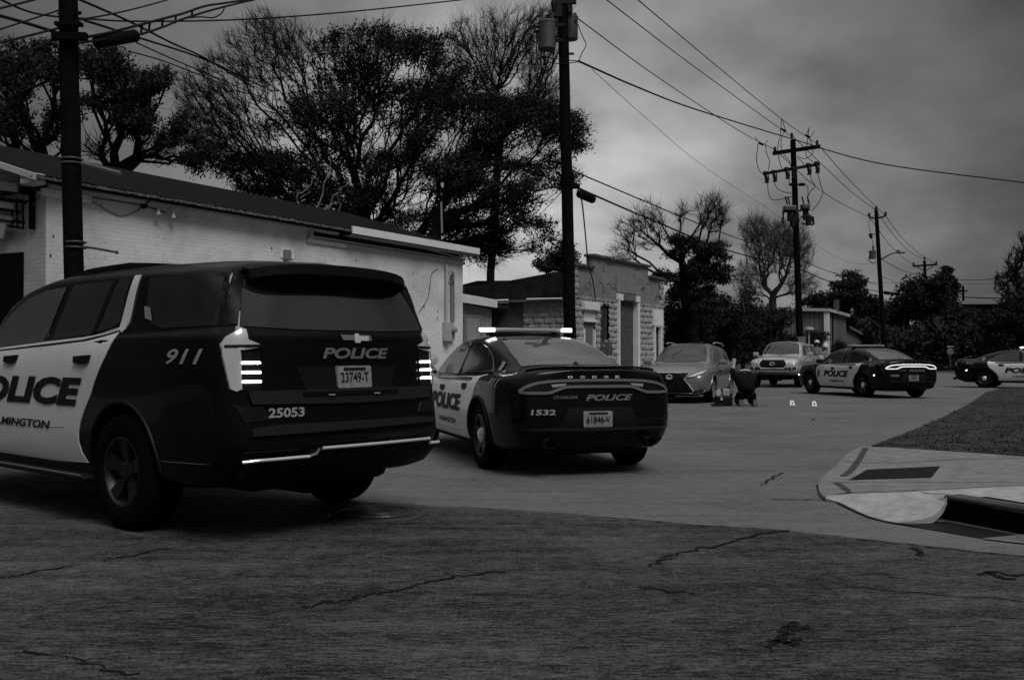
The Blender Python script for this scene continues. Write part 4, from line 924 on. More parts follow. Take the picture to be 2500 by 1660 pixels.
MB().box((.08,-.04,2.42),(.56,.05,.07)).box((-.17,-.04,1.2),(.06,.05,2.4)).box((.33,-.04,1.2),(.06,.05,2.4)).put('door_frame',mat('shed_frame_paint',.22,.6),sh)
# ---------------- block building
bo=Vector((1.91,32,0)); bpose=(bo.x,bo.y,AZ)
def BP(u,v,y=0.): q=onpl(bpose,u,v,1,y); return q[0],q[2]
K=thing('block_building','derelict grey block building with stepped parapet and boarded openings, behind the street pole','building',bo,AZ)
m_blk=mat('painted_rock_block',.22,.85,g2=.34,vs=3.5,bump=.5,bs=22,spec=.25); m_stu=mat('grey_stucco',.17,.85,g2=.23,vs=2.2,bump=.3,bs=16,spec=.25)
def blocks(w,h,s0=.03,bl=.40,bh=.2032,holes=()):
    """rock-faced block wall in the xz plane facing -y, as one relief sheet"""
    nx=int(w/.05); nz=int(h/.04); gx=np.linspace(0,w,nx+1); gz=np.linspace(0,h,nz+1); vs=[]
    r=random.Random(5); H_={}
    for x in gx:
        for z in gz:
            row=int(z/bh+1e-6); fz=z/bh-row; off=(row%2)*bl/2; cxx=(x+off)/bl; fx=cxx-int(cxx)
            a=min(fx,1-fx)/.14; b_=min(fz,1-fz)/.26; k=min(1,a)*min(1,b_)
            key=(int(cxx),row); 
            if key not in H_: H_[key]=(r.uniform(.6,1.2),r.uniform(-.4,.4),r.uniform(-.4,.4))
            q=H_[key]; dep=s0*k*(q[0]+q[1]*(fx-.5)+q[2]*(fz-.5)+r.uniform(-.22,.22))
            vs.append((x,-dep,z))
    n=nz+1; fs=[]
    for i in range(nx):
        for j in range(nz):
            xc,zc=(gx[i]+gx[i+1])/2,(gz[j]+gz[j+1])/2
            if any(a<xc<b and c<zc<d for a,b,c,d in holes): continue
            fs.append((i*n+j,(i+1)*n+j,(i+1)*n+j+1,i*n+j+1))
    return vs,fs
LB=8.05; Zs=3.18
g=lambda u,v:BP(u,v)
dx0,_=BP(1505,800); dx1,_=BP(1556,800); dtop=BP(1530,732)[1]; 
wx0,_=BP(1423,800); wx1,_=BP(1450,800); wz1=BP(1436,767)[1]
rx0,_=BP(1594,820); rx1,_=BP(1610,820); rz1=BP(1602,796)[1]
nx0,_=BP(1465,800); nx1,_=BP(1484,800); nz0=BP(1475,828)[1]; nz1=BP(1475,746)[1]
holes=[(dx0,dx1,0,dtop),(wx0,wx1,1.0,wz1),(rx0,rx1,0,rz1),(nx0,nx1,nz0,nz1)]
v_,f_=blocks(LB,Zs,.05,holes=holes); MB().add(v_,f_).put('block_facing',m_blk,K)
par=[(0,Zs),(LB,Zs),(LB,4.17),(6.52,4.17),(6.52,4.56),(1.63,4.56),(1.63,4.15),(0,4.15)]
MB().prism([(a,b) for a,b in par],0.0,.25,'y').put('stucco_parapet',m_stu,K)
MB().add([(0,.2,0),(LB,.2,0),(LB,.2,Zs),(0,.2,Zs)],[(0,1,2,3)]).put('wall_core',m_dark,K)
for a,b,z in ((-.06,1.63,4.15),(1.55,6.60,4.56),(6.52,LB+.06,4.17)):
    n_=int((b-a)/.4); cp=MB()
    for i in range(n_): cp.box((a+(i+.5)*(b-a)/n_,.1,z+.035+random.uniform(-.01,.01)),((b-a)/n_-.012,.42,.09),bev=.015,ry=random.uniform(-.01,.01))
    cp.put('parapet_coping',mat('dark_weathered_coping',.07,.9,var=.5,vs=4,bump=.5,bs=20),K)
# quoins flanking the parapet
for side_ in (0,1):
    v_,f_=blocks(.42,.95,.05); ofx=0 if side_==0 else LB-.42
    MB().add([(x+ofx,y-.012,z+Zs) for x,y,z in v_],f_).put('corner_blocks',m_blk,K)
cf=MB(); rr=random.Random(3)
for i in range(26):
    x=rr.uniform(.6,7.4); z=rr.uniform(3.25,4.45 if 1.7<x<6.4 else 4.0); P=[(x,-.004,z)]
    for k in range(rr.randint(2,5)): P.append((P[-1][0]+rr.choice([.0,.2,.2,-.05]),-.004,P[-1][2]+rr.choice([0,0,.06,-.2])))
    cf.tube(P,rr.uniform(.006,.014),4)
cf.put('stucco_cracks',mat('crack_dark',.03,.9),K)
MB().box((2.45,-.015,0),(0,0,0)).add([(BP(1497,690)[0],-.02,3.36),(BP(1537,690)[0],-.02,3.30),(BP(1537,690)[0],-.02,3.72),(BP(1497,690)[0],-.02,3.80)],[(0,1,2,3)])
MB().box(((dx0+dx1)/2,-.012,dtop+.55),((dx1-dx0)*1.0,.02,.62),bev=.005).put('sign_patch',mat('stucco_patch',.20,.8,var=.1,vs=3),K)
osb=mat('weathered_plywood',.045,.8,g2=.12,vs=9,bump=.4,bs=30)
MB().box(((dx0+dx1)/2,.12,dtop/2),(dx1-dx0,.04,dtop)).put('plywood_sheet',osb,K)
wt=mat('white_trim_paint',.72,.5)
MB().box((dx0+.02,-.05,dtop/2),(.10,.14,dtop)).box((dx1-.06,.0,dtop/2),(.20,.2,dtop)).put('door_frame',wt,K)
MB().box((dx0+.14,-.07,dtop+.06),(.42,.10,.22),ry=.04).box((dx1-.16,-.07,dtop+.06),(.36,.10,.22)).put('door_lintel',wt,K)
MB().box(((dx0+dx1)/2,-.05,dtop+.08),(dx1-dx0-.7,.06,.20)).put('lintel_board',mat('bare_board',.12,.8,var=.3),K)
MB().box(((wx0+wx1)/2,-.09,wz1+.26),(wx1-wx0+.28,.16,.26),bev=.02).put('window_lintel',wt,K)
MB().box(((wx0+wx1)/2,-.03,wz1-.02),(wx1-wx0+.02,.05,.34)).put('window_head_board',mat('grey_white_board',.5,.6),K)
MB().box(((wx0+wx1)/2,.03,wz1/2),(wx1-wx0+.1,.04,wz1)).put('window_board',mat('grey_board',.13,.7,var=.15,vs=3),K)
MB().box((wx0+.03,.02,1.1),(.08,.16,2.0)).box((wx1-.03,.02,1.1),(.08,.16,2.0)).box(((wx0+wx1)/2,-.06,wz1-.22),(wx1-wx0+.06,.06,.08)).put('window_frame',wt,K)
MB().box(((nx0+nx1)/2,.06,(nz0+nz1)/2),(nx1-nx0,.05,nz1-nz0),ry=.0).put('rotten_board',mat('rotten_wood',.02,.9,g2=.07,vs=6),K)
MB().box(((nx0+nx1)/2,.0,nz1+.03),(nx1-nx0+.2,.08,.07)).put('board_head',m_dark,K)
MB().box(((nx0+nx1)/2+.1,-.03,nz0-.25),((nx1-nx0)*1.5,.05,.48)).put('rubble_panel',osb,K)
MB().box(((rx0+rx1)/2,-.06,rz1+.30),(rx1-rx0+.25,.12,.60),bev=.01).put('door_head',wt,K)
MB().box((rx0,-.04,rz1/2),(.10,.12,rz1)).box((rx1,-.04,rz1/2),(.12,.12,rz1)).box(((rx0+rx1)/2,-.04,rz1),(rx1-rx0,.12,.08)).put('side_door_frame',wt,K)
MB().box(((rx0+rx1)/2,.1,rz1/2),(rx1-rx0,.04,rz1)).box(((rx0+rx1)/2-.05,.07,rz1/2),(.03,.03,rz1)).put('side_door',mat('grey_door',.16,.6),K)
# side wall running back to the left, low overgrown roof behind
v_,f_=blocks(1.75,2.98,.05); MB().add([(y-.002,x+.0,z) for x,y,z in v_],[f[::-1] for f in f_]).put('side_block_wall',m_blk,K)
MB().add([(0,1.72,0),(0,7,0),(0,7,2.98),(0,1.72,2.98)],[(0,1,2,3)]).put('side_stucco_wall',mat('dark_stucco',.085,.85,var=.25,vs=2,bump=.2,bs=20),K)
MB().box((-.12,3.4,3.02),(.30,7.0,.07)).put('roof_edge_board',mat('edge_board',.10,.8,var=.6,vs=2),K)
MB().tube([(-.27,.2,3.05),(-.27,1.5,3.06)],.03,6).put('gutter_pipe',wt,K)
MB().add([(-.28,-.0,3.08),(-.28,7,3.08),(5.5,7,4.25),(5.5,.2,4.05),(.1,.2,4.0)],[(0,1,2,3,4)]).add([(LB,.2,0),(LB,7,0),(LB,7,4),(LB,.2,4)],[(0,1,2,3)]).put('roof',mat('tarry_roof',.004,.95,spec=.1,g2=.014,vs=2,bump=.6,bs=12),K)
tw=MB()
for i in range(70):
    y=rr.uniform(0,6.5); s=rr.uniform(0,.8); P=[(-.2+s*2.5,y,3.14+s*.5)]
    for k in range(4): P.append((P[-1][0]+rr.uniform(-.05,.12),P[-1][1]+rr.uniform(-.25,.25),P[-1][2]+rr.uniform(-.02,.06)))
    tw.tube(P,.010,4)
tw.put('roof_debris',mat('dead_twigs',.09,.9),K)
# ---------------- metal building
mo=at(2018,869,74)-Vector((0,0,H)); mpz=(mo.x,mo.y,AZ)
MT=thing('metal_building','grey ribbed metal warehouse with white corner trim beyond the pickup','building',mo,AZ)
m_rib=mat('ribbed_metal_wall',.15,.6,extra=brick_x(0,.06,.16,bw_=.35,bh=60,mort=.05,stain=.1)); m_rib2=mat('ribbed_metal_front',.17,.6,extra=brick_x(1,.08,.17,bw_=.35,bh=60,mort=.05,stain=.1))
LM=7.0
MB().add([(0,0,0),(LM,0,0),(LM,0,4.35),(0,0,4.5)],[(0,1,2,3)]).put('side_wall',m_rib,MT)
MB().add([(0,0,0),(0,14,0),(0,14,5.0),(0,0,4.5)],[(0,1,2,3)]).put('front_wall',m_rib2,MT)
MB().add([(-.3,-.3,4.5),(LM+.3,-.3,4.35),(LM+.3,14,5.1),(-.3,14,5.1),(-.3,-.3,4.72),(LM+.3,-.3,4.57),(LM+.3,14,5.3),(-.3,14,5.3)],[(0,1,5,4),(0,4,7,3),(4,5,6,7),(0,3,2,1)]).put('eave_trim',mat('pale_trim',.45,.5),MT)
MB().box((-.03,-.03,2.25),(.34,.34,4.5)).put('corner_post',mat('white_trim_paint',.72,.5),MT)
MB().box((1.9,-.05,2.2),(.12,.1,4.4)).put('downpipe',m_dsteel,MT)
MB().add([(LM,0,0),(LM+11,0,0),(LM+11,0,2.6),(LM,0,3.5)],[(0,1,2,3)]).put('annex_wall',m_rib,MT)
MB().add([(LM,-.3,3.45),(LM+11,-.3,2.5),(LM+11,6,3.2),(LM,6,4.1),(LM,-.3,3.62),(LM+11,-.3,2.68)],[(0,1,5,4),(4,5,2,3)]).put('annex_roof',mat('pale_metal_roof',.16,.5,var=.4,vs=2),MT)
MB().box((LM+6,-.05,1.3),(3.2,.06,2.5)).put('annex_door',mat('annex_door_paint',.11,.6),MT)
MB().tube([(2.6,-.2,4.6),(2.6,-.2,5.5)],.2,8).put('roof_vent',m_steel,MT)
# far brick block
fo=at(2352,869,150)-Vector((0,0,H))
FB=thing('brick_block','flat roofed brick block far down the street, half hidden by trees','building',fo,R(-8))
MB().box((11,5,5),(22,10,8.0)).put('wall',mat('far_brick',.045,.9,var=.2,vs=.5),FB)
MB().box((11,4.6,9.2),(23,11.6,.5)).put('roof_edge',mat('pale_roof_edge',.22,.6),FB)
for k in range(5): MB().box((1+k*4,-.06,8.2),(1.6,.1,.9)).put('window',mat('far_window',.09,.3),FB)
# ---------------- poles
def pole(name,label,ub,ut,vt,D,r0,r1,zt=None,group='utility poles'):
    """leaning wooden pole: foot seen at column ub, top at (ut,vt)"""
    b=at(ub,869,D); b.z=0; t=at(ut,vt,D)
    th_=thing(name,label,'utility pole',b,0,group)
    d=t-b; n=14; pts=[d*(k/n)+Vector((random.gauss(0,.004),random.gauss(0,.004),0)) for k in range(n+1)]; pts[0]=Vector((0,0,-.1))
    MB().tube(pts,[r0+(r1-r0)*k/n for k in range(n+1)],16).put('pole_shaft',m_wood,th_,True)
    return th_,b
def rel(b,u,v,D): return at(u,v,D)-b
# near left pole
Q1,b1=pole('utility_pole','thick black wooden pole rising in front of the white building, at the left edge',190,164,-120,14.6,.140,.132)
def bandp(Q,b,u,v,D,r,name='metal_band',m=m_steel,h=.014):
    c=rel(b,u,v,D); MB().tube([(c.x+r*math.cos(a),c.y+r*math.sin(a),c.z) for a in [2*pi*k/18 for k in range(18)]],h,6,closed=True).put(name,m,Q,True)
for u,v in ((176,389),(176,400),(184,592),(184,605)): bandp(Q1,b1,u,v,14.6,.146)
MB().tube([rel(b1,203,603,14.55),rel(b1,235,607,14.5),rel(b1,284,616,14.4)],.018,6).ball(rel(b1,285,616,14.4),.03,8).put('standoff_bracket',m_steel,Q1,True)
MB().tube([rel(b1,200,399,14.55),rel(b1,295,424,14.3)],.03,6).put('guy_strap',mat('grey_strap',.10,.7),Q1)
rr=random.Random(8)
mb=MB()
for k in range(16):
    v=rr.choice([30,38,52,66,78,92,104]); sx_=rr.choice([-1,1]); u=168+sx_*rr.uniform(12,26); mb.tube([rel(b1,168+sx_*14,v,14.5),rel(b1,u+sx_*5,v+rr.uniform(-6,6),14.45)],rr.uniform(.01,.02),5)
mb.box(rel(b1,170,90,14.4),(.5,.10,.10)).box(rel(b1,168,60,14.4),(.38,.12,.05)); mb.put('cable_clamps',m_dark,Q1)
# transformer pole
Q2,b2=pole('utility_pole','wooden pole carrying two grey transformer cans, in front of the block building',1395,1372,-90,27,.175,.135)
def can(Q,b,uL,uR,v0,v1,D,label=None,name='transformer'):
    a=rel(b,(uL+uR)/2,v0,D); z=rel(b,(uL+uR)/2,v1,D); r=(uR-uL)/2/F*D; h=a.z-z.z; c=(a.x,a.y,z.z)
    q=MB().lathe([(0,0),(r*.93,0),(r,.02),(r,h*.9),(r*1.04,h*.9),(r*1.05,h*.96),(r*.9,h),(0,h*1.02)],24,'z',c=c).put(name,m_can,Q,True); return q,Vector(c),r,h
q,c,r,h=can(Q2,b2,1315,1357,52,122,26.9)
MB().lathe([(.05,0),(.07,.03),(.05,.06),(.07,.09),(.05,.12),(.06,.16),(0,.18)],12,'z',c=(c.x+.02,c.y,c.z+h)).put('bushing',m_dsteel,q,True)
for z in (.62,.5): MB().lathe([(0,0),(.05,0),(.03,-.06),(.05,-.10),(0,-.14)],10,'x',c=(c.x-r,c.y,c.z+z)).put('bushing',m_dsteel,q,True)
MB().box((c.x+r+.13,c.y,c.z+h*.86),(.26,.08,.08)).box((c.x+r+.13,c.y,c.z+h*.32),(.26,.08,.08)).put('mounting_bracket',m_dsteel,q)
q,c2,r2,h2=can(Q2,b2,1377,1411,40,98,27.1)
MB().lathe([(0,0),(.04,0),(.055,.03),(.04,.06),(0,.08)],10,'z',c=(c2.x+.1,c2.y-.05,c2.z+h2)).lathe([(0,0),(.035,0),(.035,.08),(0,.1)],10,'y',c=(c2.x+.12,c2.y-r2,c2.z+h2*.7)).put('bushing',m_dsteel,q,True)
mb=MB()
mb.box(rel(b2,1362,28,26.9),(.22,.2,.34)).box(rel(b2,1380,6,26.9),(.6,.1,.1)).lathe([(.05,-.2),(.08,0),(.05,.2)],10,'z',c=rel(b2,1352,10,26.8)).box(rel(b2,1392,24,26.9),(.12,.2,.2))
mb.put('pole_top_hardware',m_dsteel,Q2); MB().box(rel(b2,1394,132,26.9),(.16,.06,.05)).put('step_bolt',m_dsteel,Q2)
mb=MB()
for P in ([(1310,80),(1311,130),(1318,165),(1340,172),(1355,150),(1365,120)],[(1316,122),(1335,140),(1372,146),(1412,150)],[(1318,138),(1340,152),(1375,156),(1412,152)],[(1411,60),(1422,90),(1431,110),(1420,132),(1413,150)],[(1330,106),(1352,102),(1385,85),(1393,62)],[(1312,80),(1316,140),(1320,160)],[(1313,82),(1309,120),(1313,158)]):
    mb.tube(crom([rel(b2,u,v,26.8) for u,v in P],5),.013,5)
mb.put('jumper_wire',m_wire,Q2)
for v in (435,446,453): bandp(Q2,b2,1388,v,27,.165,m=m_dark,h=.02)
MB().box(rel(b2,1400,455,26.9),(.35,.1,.14)).put('cable_bracket',m_dark,Q2)
# cut-out pole
D3=52
Q3,b3=pole('utility_pole','pole with two crossarms and hanging fuse cut-outs, behind the pickup',1956,1936,342,D3,.19,.14)
def arm(Q,b,u0,v0,u1,v1,D,t=.12,name='crossarm',m=m_wood):
    a=rel(b,u0,v0,D-.2); c=rel(b,u1,v1,D-.2); d=c-a; MB().box((a+c)/2,(d.length,t,t*1.2),ry=-math.atan2(d.z,d.x)).put(name,m,Q); return a,c
arm(Q3,b3,1887,375,2002,358,D3,.16); arm(Q3,b3,1863,425,2001,401,D3,.12,m=m_dsteel)
def insul(Q,b,u,v,D,h=.28,r=.09,name='insulator'):
    c=rel(b,u,v,D-.2); MB().lathe([(.03,0),(r,.02),(r*.6,h*.3),(r,h*.45),(r*.55,h*.6),(r*.9,h*.75),(r*.5,h),(0,h)],10,'z',c=c).put(name,m_dsteel,Q,True)
for u,v in ((1892,372),(1995,356),(1933,338)): insul(Q3,b3,u,v,D3)
for u,v in ((1868,424),(1888,421),(1919,414),(1972,404),(1992,400),(1935,412)):
    c=rel(b3,u,v,D3-.3)
    MB().tube([c,c+Vector((.12,0,-.42))],.07,8).tube([c+Vector((-.05,0,.05)),c+Vector((.05,0,-.48))],.035,6).tube([c+Vector((.16,0,.0)),c+Vector((.18,0,-.38))],.03,6).box(c+Vector((.02,0,.06)),(.22,.1,.1)).box(c+Vector((.08,0,-.46)),(.2,.1,.08)).put('fuse_cutout',m_dsteel,Q3)
for P in ([(1851,349),(1847,390),(1853,415),(1862,425)],[(1868,352),(1872,375),(1879,395),(1876,415)],[(1908,290),(1905,330),(1899,360),(1903,395),(1912,417)],[(1917,315),(1907,345),(1912,375),(1925,390),(1932,408)],[(1975,315),(1970,355),(1968,380),(1980,392),(1985,398)],[(1977,340),(1985,372),(1965,388),(1946,381)],[(1946,385),(1958,395),(1964,408)],
          [(1874,445),(1876,470),(1884,487),(1902,488),(1930,481),(1937,490),(1937,500)],[(1889,440),(1896,458),(1910,468),(1938,474)],[(1925,432),(1927,448)],[(1978,425),(1982,442),(1990,454),(1980,466),(1973,478)],[(1995,420),(2003,450),(2009,470),(1998,495),(1983,515)],[(1964,452),(1972,458),(1972,495)]):
    MB().tube(crom([rel(b3,u,v,D3-.35) for u,v in P],5),.020,5).put('jumper_wire',m_wire,Q3)
for P in ([(1843,334),(1851,345)],[(1876,343),(1867,352)],[(1977,311),(1968,328)],[(1989,319),(1980,333)],[(1910,292),(1917,318)]):
    MB().tube([rel(b3,u,v,D3-.35) for u,v in P],.018,5).put('wire_stub',m_wire,Q3)
for u,v in ((1858,352),(1913,318),(1972,333)): MB().tube([rel(b3,u-6,v-3,D3-.35),rel(b3,u+6,v+3,D3-.35)],.05,6).put('wire_splice',m_dark,Q3)
for u in (1935,1957): MB().ball(rel(b3,u,451,D3-.3),.17,10,(1.3,.6,.5)).put('arrester',m_dark,Q3)
for u0,u1,v0,v1 in ((1913,1942,506,512),(1956,1975,500,510)): 
    MB().box(rel(b3,(u0+u1)/2,(v0+v1)/2,D3-.3),((u1-u0)/F*D3,.5,.26),bev=.05).put('recloser',m_can,Q3)
mb=MB(); 
for u0,v0,u1,v1 in ((1910,518,1978,512),(1912,518,1912,545),(1980,528,1987,548),(1985,529,1987,548),(1958,546,1986,549),(1970,510,1977,540),(1945,520,1946,545),(1925,515,1940,540),(1955,530,1985,531)):
    mb.tube([rel(b3,u0,v0,D3-.3),rel(b3,u1,v1,D3-.3)],.05,5)
mb.put('equipment_frame',m_dsteel,Q3)
for u,v,r in ((1928,528,.13),(1936,542,.16),(1965,525,.11),(1974,538,.15),(1942,530,.12)): MB().lathe([(0,.25),(r,.25),(r*1.05,0),(r,-.25),(0,-.28)],12,'z',c=rel(b3,u,v,D3-.3)).put('tank',m_dsteel,Q3,True)
for u in (1922,1928,1963,1976): MB().tube([rel(b3,u,500,D3-.3),rel(b3,u-5,480,D3-.3)],.04,6).put('bushing',m_dsteel,Q3)
MB().box(rel(b3,1956,831,D3-.3),(.5,.03,.38),bev=.01).put('pole_sign',mat('faded_sign',.12,.6),Q3)
# street light pole
D4=75
Q4,b4=pole('utility_pole','pole with a street lamp arm and one transformer, beyond the stopped police car',2162,2139,514,D4,.19,.14)
a=rel(b4,2152,632,D4)
MB().tube(crom([a,rel(b4,2165,626,D4-.3),rel(b4,2178,619,D4-.6),rel(b4,2190,617,D4-.8)],5),.05,6).put('lamp_arm',m_steel,Q4,True)
MB().ball(rel(b4,2200,617,D4-.8),.16,10,(2.4,.9,.5)).box(rel(b4,2193,613,D4-.8),(.2,.14,.16)).put('lamp_head',m_steel,Q4,True)
q,c,r,h=can(Q4,b4,2122,2138,612,632,D4-.1)
MB().tube([c+Vector((.05,0,h)),c+Vector((.05,0,h+.35))],.06,6).put('bushing',m_dsteel,q)
MB().tube([rel(b4,2124,570,D4),rel(b4,2128,582,D4)],.13,8).tube([rel(b4,2128,572,D4),rel(b4,2140,573,D4)],.04,5).put('fuse_cutout',m_dsteel,Q4)
MB().tube([rel(b4,2122,530,D4),rel(b4,2132,533,D4),rel(b4,2141,531,D4),rel(b4,2150,532,D4),rel(b4,2162,527,D4)],.07,6).put('crossarm',m_dsteel,Q4)
for u,v in ((2122,530),(2162,527),(2139,514)): insul(Q4,b4,u,v,D4,.3,.12)
MB().tube(crom([rel(b4,u,v,D4) for u,v in ((2123,532),(2121,550),(2125,568))],4),.02,4).tube(crom([rel(b4,u,v,D4) for u,v in ((2128,582),(2131,595),(2131,605))],4),.02,4).tube(crom([rel(b4,u,v,D4) for u,v in ((2123,622),(2121,635),(2130,642),(2138,640))],4),.03,4).put('jumper_wire',m_wire,Q4)
# further poles
D5=115
Q5,b5=pole('utility_pole','distant pole with a straight crossarm and pale can before the round tree',2268,2257,636,D5,.2,.16)
arm(Q5,b5,2229,650,2287,646,D5,.17)
for u,v in ((2230,648),(2286,645),(2257,634)): insul(Q5,b5,u,v,D5,.35,.13)
MB().tube([rel(b5,2238,652,D5),rel(b5,2259,662,D5)],.06,4).tube([rel(b5,2278,650,D5),rel(b5,2259,662,D5)],.06,4).put('arm_brace',m_dsteel,Q5)
can(Q5,b5,2254,2267,686,700,D5-.3)
D6=157
Q6,b6=pole('utility_pole','small far pole in front of the distant brick block',2356,2351,698,D6,.22,.18)
arm(Q6,b6,2340,712,2362,710,D6,.18); can(Q6,b6,2349,2356,763,774,D6-.3)
Q7,b7=pole('utility_pole','farthest thin pole, right of the small far pole',2394,2392,758,175,.2,.16)
can(Q7,b7,2397,2403,789,798,175); can(Q7,b7,2406,2413,774,783,175)
# lamp posts and signs
def post(label,u,v0,D,r,capf):
    b=at(u,869,D); b.z=0; z=at(u,v0,D).z; t=thing('lamp_post',label,'lamp post',b)
    MB().tube([(0,0,0),(0,0,z)],r,8).put('post',mat('pale_post',.40,.6),t); capf(t,z)
post('thin pale lamp post with a flat round cap, behind the pickup',1975,806,56,.045,lambda t,z: MB().lathe([(.04,0),(.28,.02),(.26,.14),(0,.2)],14,'z',c=(0,0,z)).put('lamp_shade',m_lensw,t,True))
st=thing('stop_sign','back of an octagonal sign on a thin post with a one-way plate above it','road sign',at(2320,903,72)*1.0)
st.location.z=0; zc_=at(2319,858,72).z
MB().tube([(0,0,0),(0,0,at(2320,848,72).z)],.035,6).put('post',mat('sign_post_steel',.12,.5),st)
MB().prism([(.265*math.cos(R(22.5+45*k)),zc_+.265*math.sin(R(22.5+45*k))) for k in range(8)],-.05,-.04,'y').put('octagon_panel',mat('sign_back',.20,.5),st)
zz=at(2320,846,72).z
MB().box((0,-.05,zz),(.6,.02,.16)).put('one_way_panel',mat('sign_dark_face',.02,.5),st)
MB().prism([(-.26,zz),(-.14,zz+.06),(-.14,zz+.025),(.24,zz+.025),(.24,zz-.025),(-.14,zz-.025),(-.14,zz-.06)],-.075,-.065,'y').put('arrow',mat('sign_white',.6,.5),st)
# ---------------- wires
WG='overhead wires'
def wire(label,pts,r,name='power_line',m=m_wire,n=7):
    P=crom([at(u,v,D) for u,v,D in pts],n); o=MB().tube(P,r,6).put(name,m,None,True); o['label']=label; o['category']='overhead wire'; o['group']=WG
wire('bare wire running from the top edge to the right end of the upper crossarm',[(1540,-14,27),(1733,148,38),(1908,291,48),(1995,352,51.8)],.016)
wire('bare wire running from the top edge to the tip of the cut-out pole',[(1462,-14,27),(1690,160,38),(1905,315,49),(1934,333,51.8)],.016)
wire('bare wire from behind the transformer can to the left end of the upper crossarm',[(1405,42,27),(1600,185,37),(1800,317,46),(1892,366,51.8)],.016)
wire('thick twisted cable crossing behind the cut-out pole to the right edge',[(1412,150,27),(1560,215,33),(1700,268,40),(1935,340,51),(2150,400,50),(2520,449,48)],.030,'service_cable')
wire('faint hair-thin wire sagging across the sky to the small bare tree',[(1445,170,27),(1590,300,36),(1720,408,46),(1890,520,60),(1990,595,66),(2070,640,72),(2137,644,74)],.008,'thin_wire')
wire('upper of the two long cables leaving the transformer pole low to the right',[(1395,415,27),(1454,441,29),(1733,557,41),(1950,635,52),(2040,668,62),(2142,695,75)],.022,'service_cable')
wire('lower, thicker cable with a splice box leaving the transformer pole low to the right',[(1402,455,27),(1462,482,29),(1600,541,34),(1775,611,43),(1943,655,52),(2040,692,63),(2145,712,75)],.030,'service_cable')
wire('left bare wire from the cut-out pole to the lamp pole',[(1892,366,52),(1990,455,61),(2060,500,68),(2122,530,75)],.020)
wire('middle bare wire from the cut-out pole to the lamp pole',[(1936,334,52),(2010,405,61),(2080,470,69),(2138,513,75)],.020)
wire('right bare wire from the cut-out pole to the lamp pole',[(1996,352,52),(2060,425,62),(2115,482,70),(2162,527,75)],.020)
wire('left bare wire sagging from the lamp pole to the far crossarm',[(2122,530,75),(2170,595,90),(2200,625,100),(2230,648,115)],.022)
wire('middle bare wire sagging from the lamp pole to the far crossarm',[(2139,514,75),(2180,572,90),(2222,616,103),(2257,634,115)],.022)
wire('right bare wire sagging from the lamp pole to the far crossarm',[(2162,527,75),(2200,578,90),(2245,620,103),(2286,645,115)],.022)
wire('cable sagging from the lamp pole to the middle of the far pole',[(2150,632,75),(2195,657,90),(2230,668,102),(2258,672,115),(2290,690,130)],.028,'service_cable')
wire('thin drop from the lamp pole into the round tree, upper',[(2152,675,75),(2190,690,88),(2230,707,100)],.02,'service_cable')
wire('cable with two black boxes right of the lamp pole',[(2145,712,75),(2165,715,80),(2185,718,86),(2215,722,96)],.05,'service_cable')
for u,D,w in ((2165,80,.55),(2185,86,1.0)):
    o=MB().tube([at(u-w*11,714.5+(u-2165)*.1,D),at(u+w*11,716+(u-2165)*.1,D)],.14,8).put('splice_box',m_dark); o['label']='smaller black splice box right of the lamp pole' if w<.8 else 'larger black splice box right of the lamp pole'; o['category']='splice box'
wire('wire arching over the far street from the round tree to the right edge, upper',[(2335,682,140),(2380,684,120),(2430,680,100),(2520,664,70)],.035,'service_cable')
wire('level thin wire crossing behind the lamp pole to the right trees',[(2070,688,120),(2250,692,130),(2450,693,110)],.02,'thin_wire')
wire('thick level cable across the far street, lowest of the right-hand wires',[(2330,725,130),(2420,728,120),(2520,728,110)],.07,'service_cable')
wire('wire from far crossarm to the small far pole, right side',[(2286,645,115),(2310,680,130),(2352,712,157)],.025)
# left cluster
wire('short wire cutting the upper left corner',[(-20,26,12),(30,14,12.5),(100,-4,13)],.014)
wire('wire rising to the left pole from the left edge, upper',[(-20,79,13),(70,50,14),(150,24,14.6)],.012)
wire('wire rising to the left pole from the left edge, middle',[(-20,110,13),(70,88,14),(150,68,14.6)],.016)
wire('guy cable rising from the tree tops to the left pole',[(-20,150,13),(80,120,14),(150,88,14.6)],.016,'guy_cable')
wire('wire leaving the left pole upward right toward the top edge',[(190,50,14.6),(278,34,16),(350,17,18),(425,-4,20)],.014)
wire('upper strand of the lashed cable bundle right of the left pole',[(190,95,14.6),(260,82,15.2),(336,63,16),(400,46,17),(446,34,18),(500,16,19),(545,9,20),(620,-2,22)],.022,'cable_bundle')
wire('lower strand of the lashed cable bundle right of the left pole',[(190,106,14.6),(262,96,15.2),(336,86,16),(400,66,17),(450,46,18),(545,18,20),(640,-4,22)],.020,'cable_bundle')
wire('slack loop under the lashed cable bundle',[(455,45,18),(490,42,18.8),(520,44,19.3),(540,34,19.8),(548,20,20)],.014,'cable_bundle')
wire('grey wire passing over the big oak toward the top edge',[(-15,-8,16),(60,26,17),(118,39,18),(190,45,20),(341,53,22),(600,48,25),(860,29,28),(1150,-2,32)],.020)
wire('long grey wire slanting down behind the oak, highest of the parallel set',[(190,-2,15),(315,53,18),(420,106,21),(502,144,24),(620,215,28)],.022)
wire('second wire of the parallel set slanting down into the oak',[(205,50,15),(290,77,18),(336,92,20),(500,146,24),(640,212,28)],.024)
wire('third wire of the parallel set slanting down into the oak',[(333,105,18),(440,153,21),(551,200,25),(660,248,28)],.014)
wire('lowest wire of the parallel set slanting down into the oak',[(325,128,18),(400,150,20),(470,177,22),(560,212,25)],.014)
wire('wire from the left edge down to the left pole under the corner wires',[(-20,34,15),(60,56,15),(150,84,15)],.026)
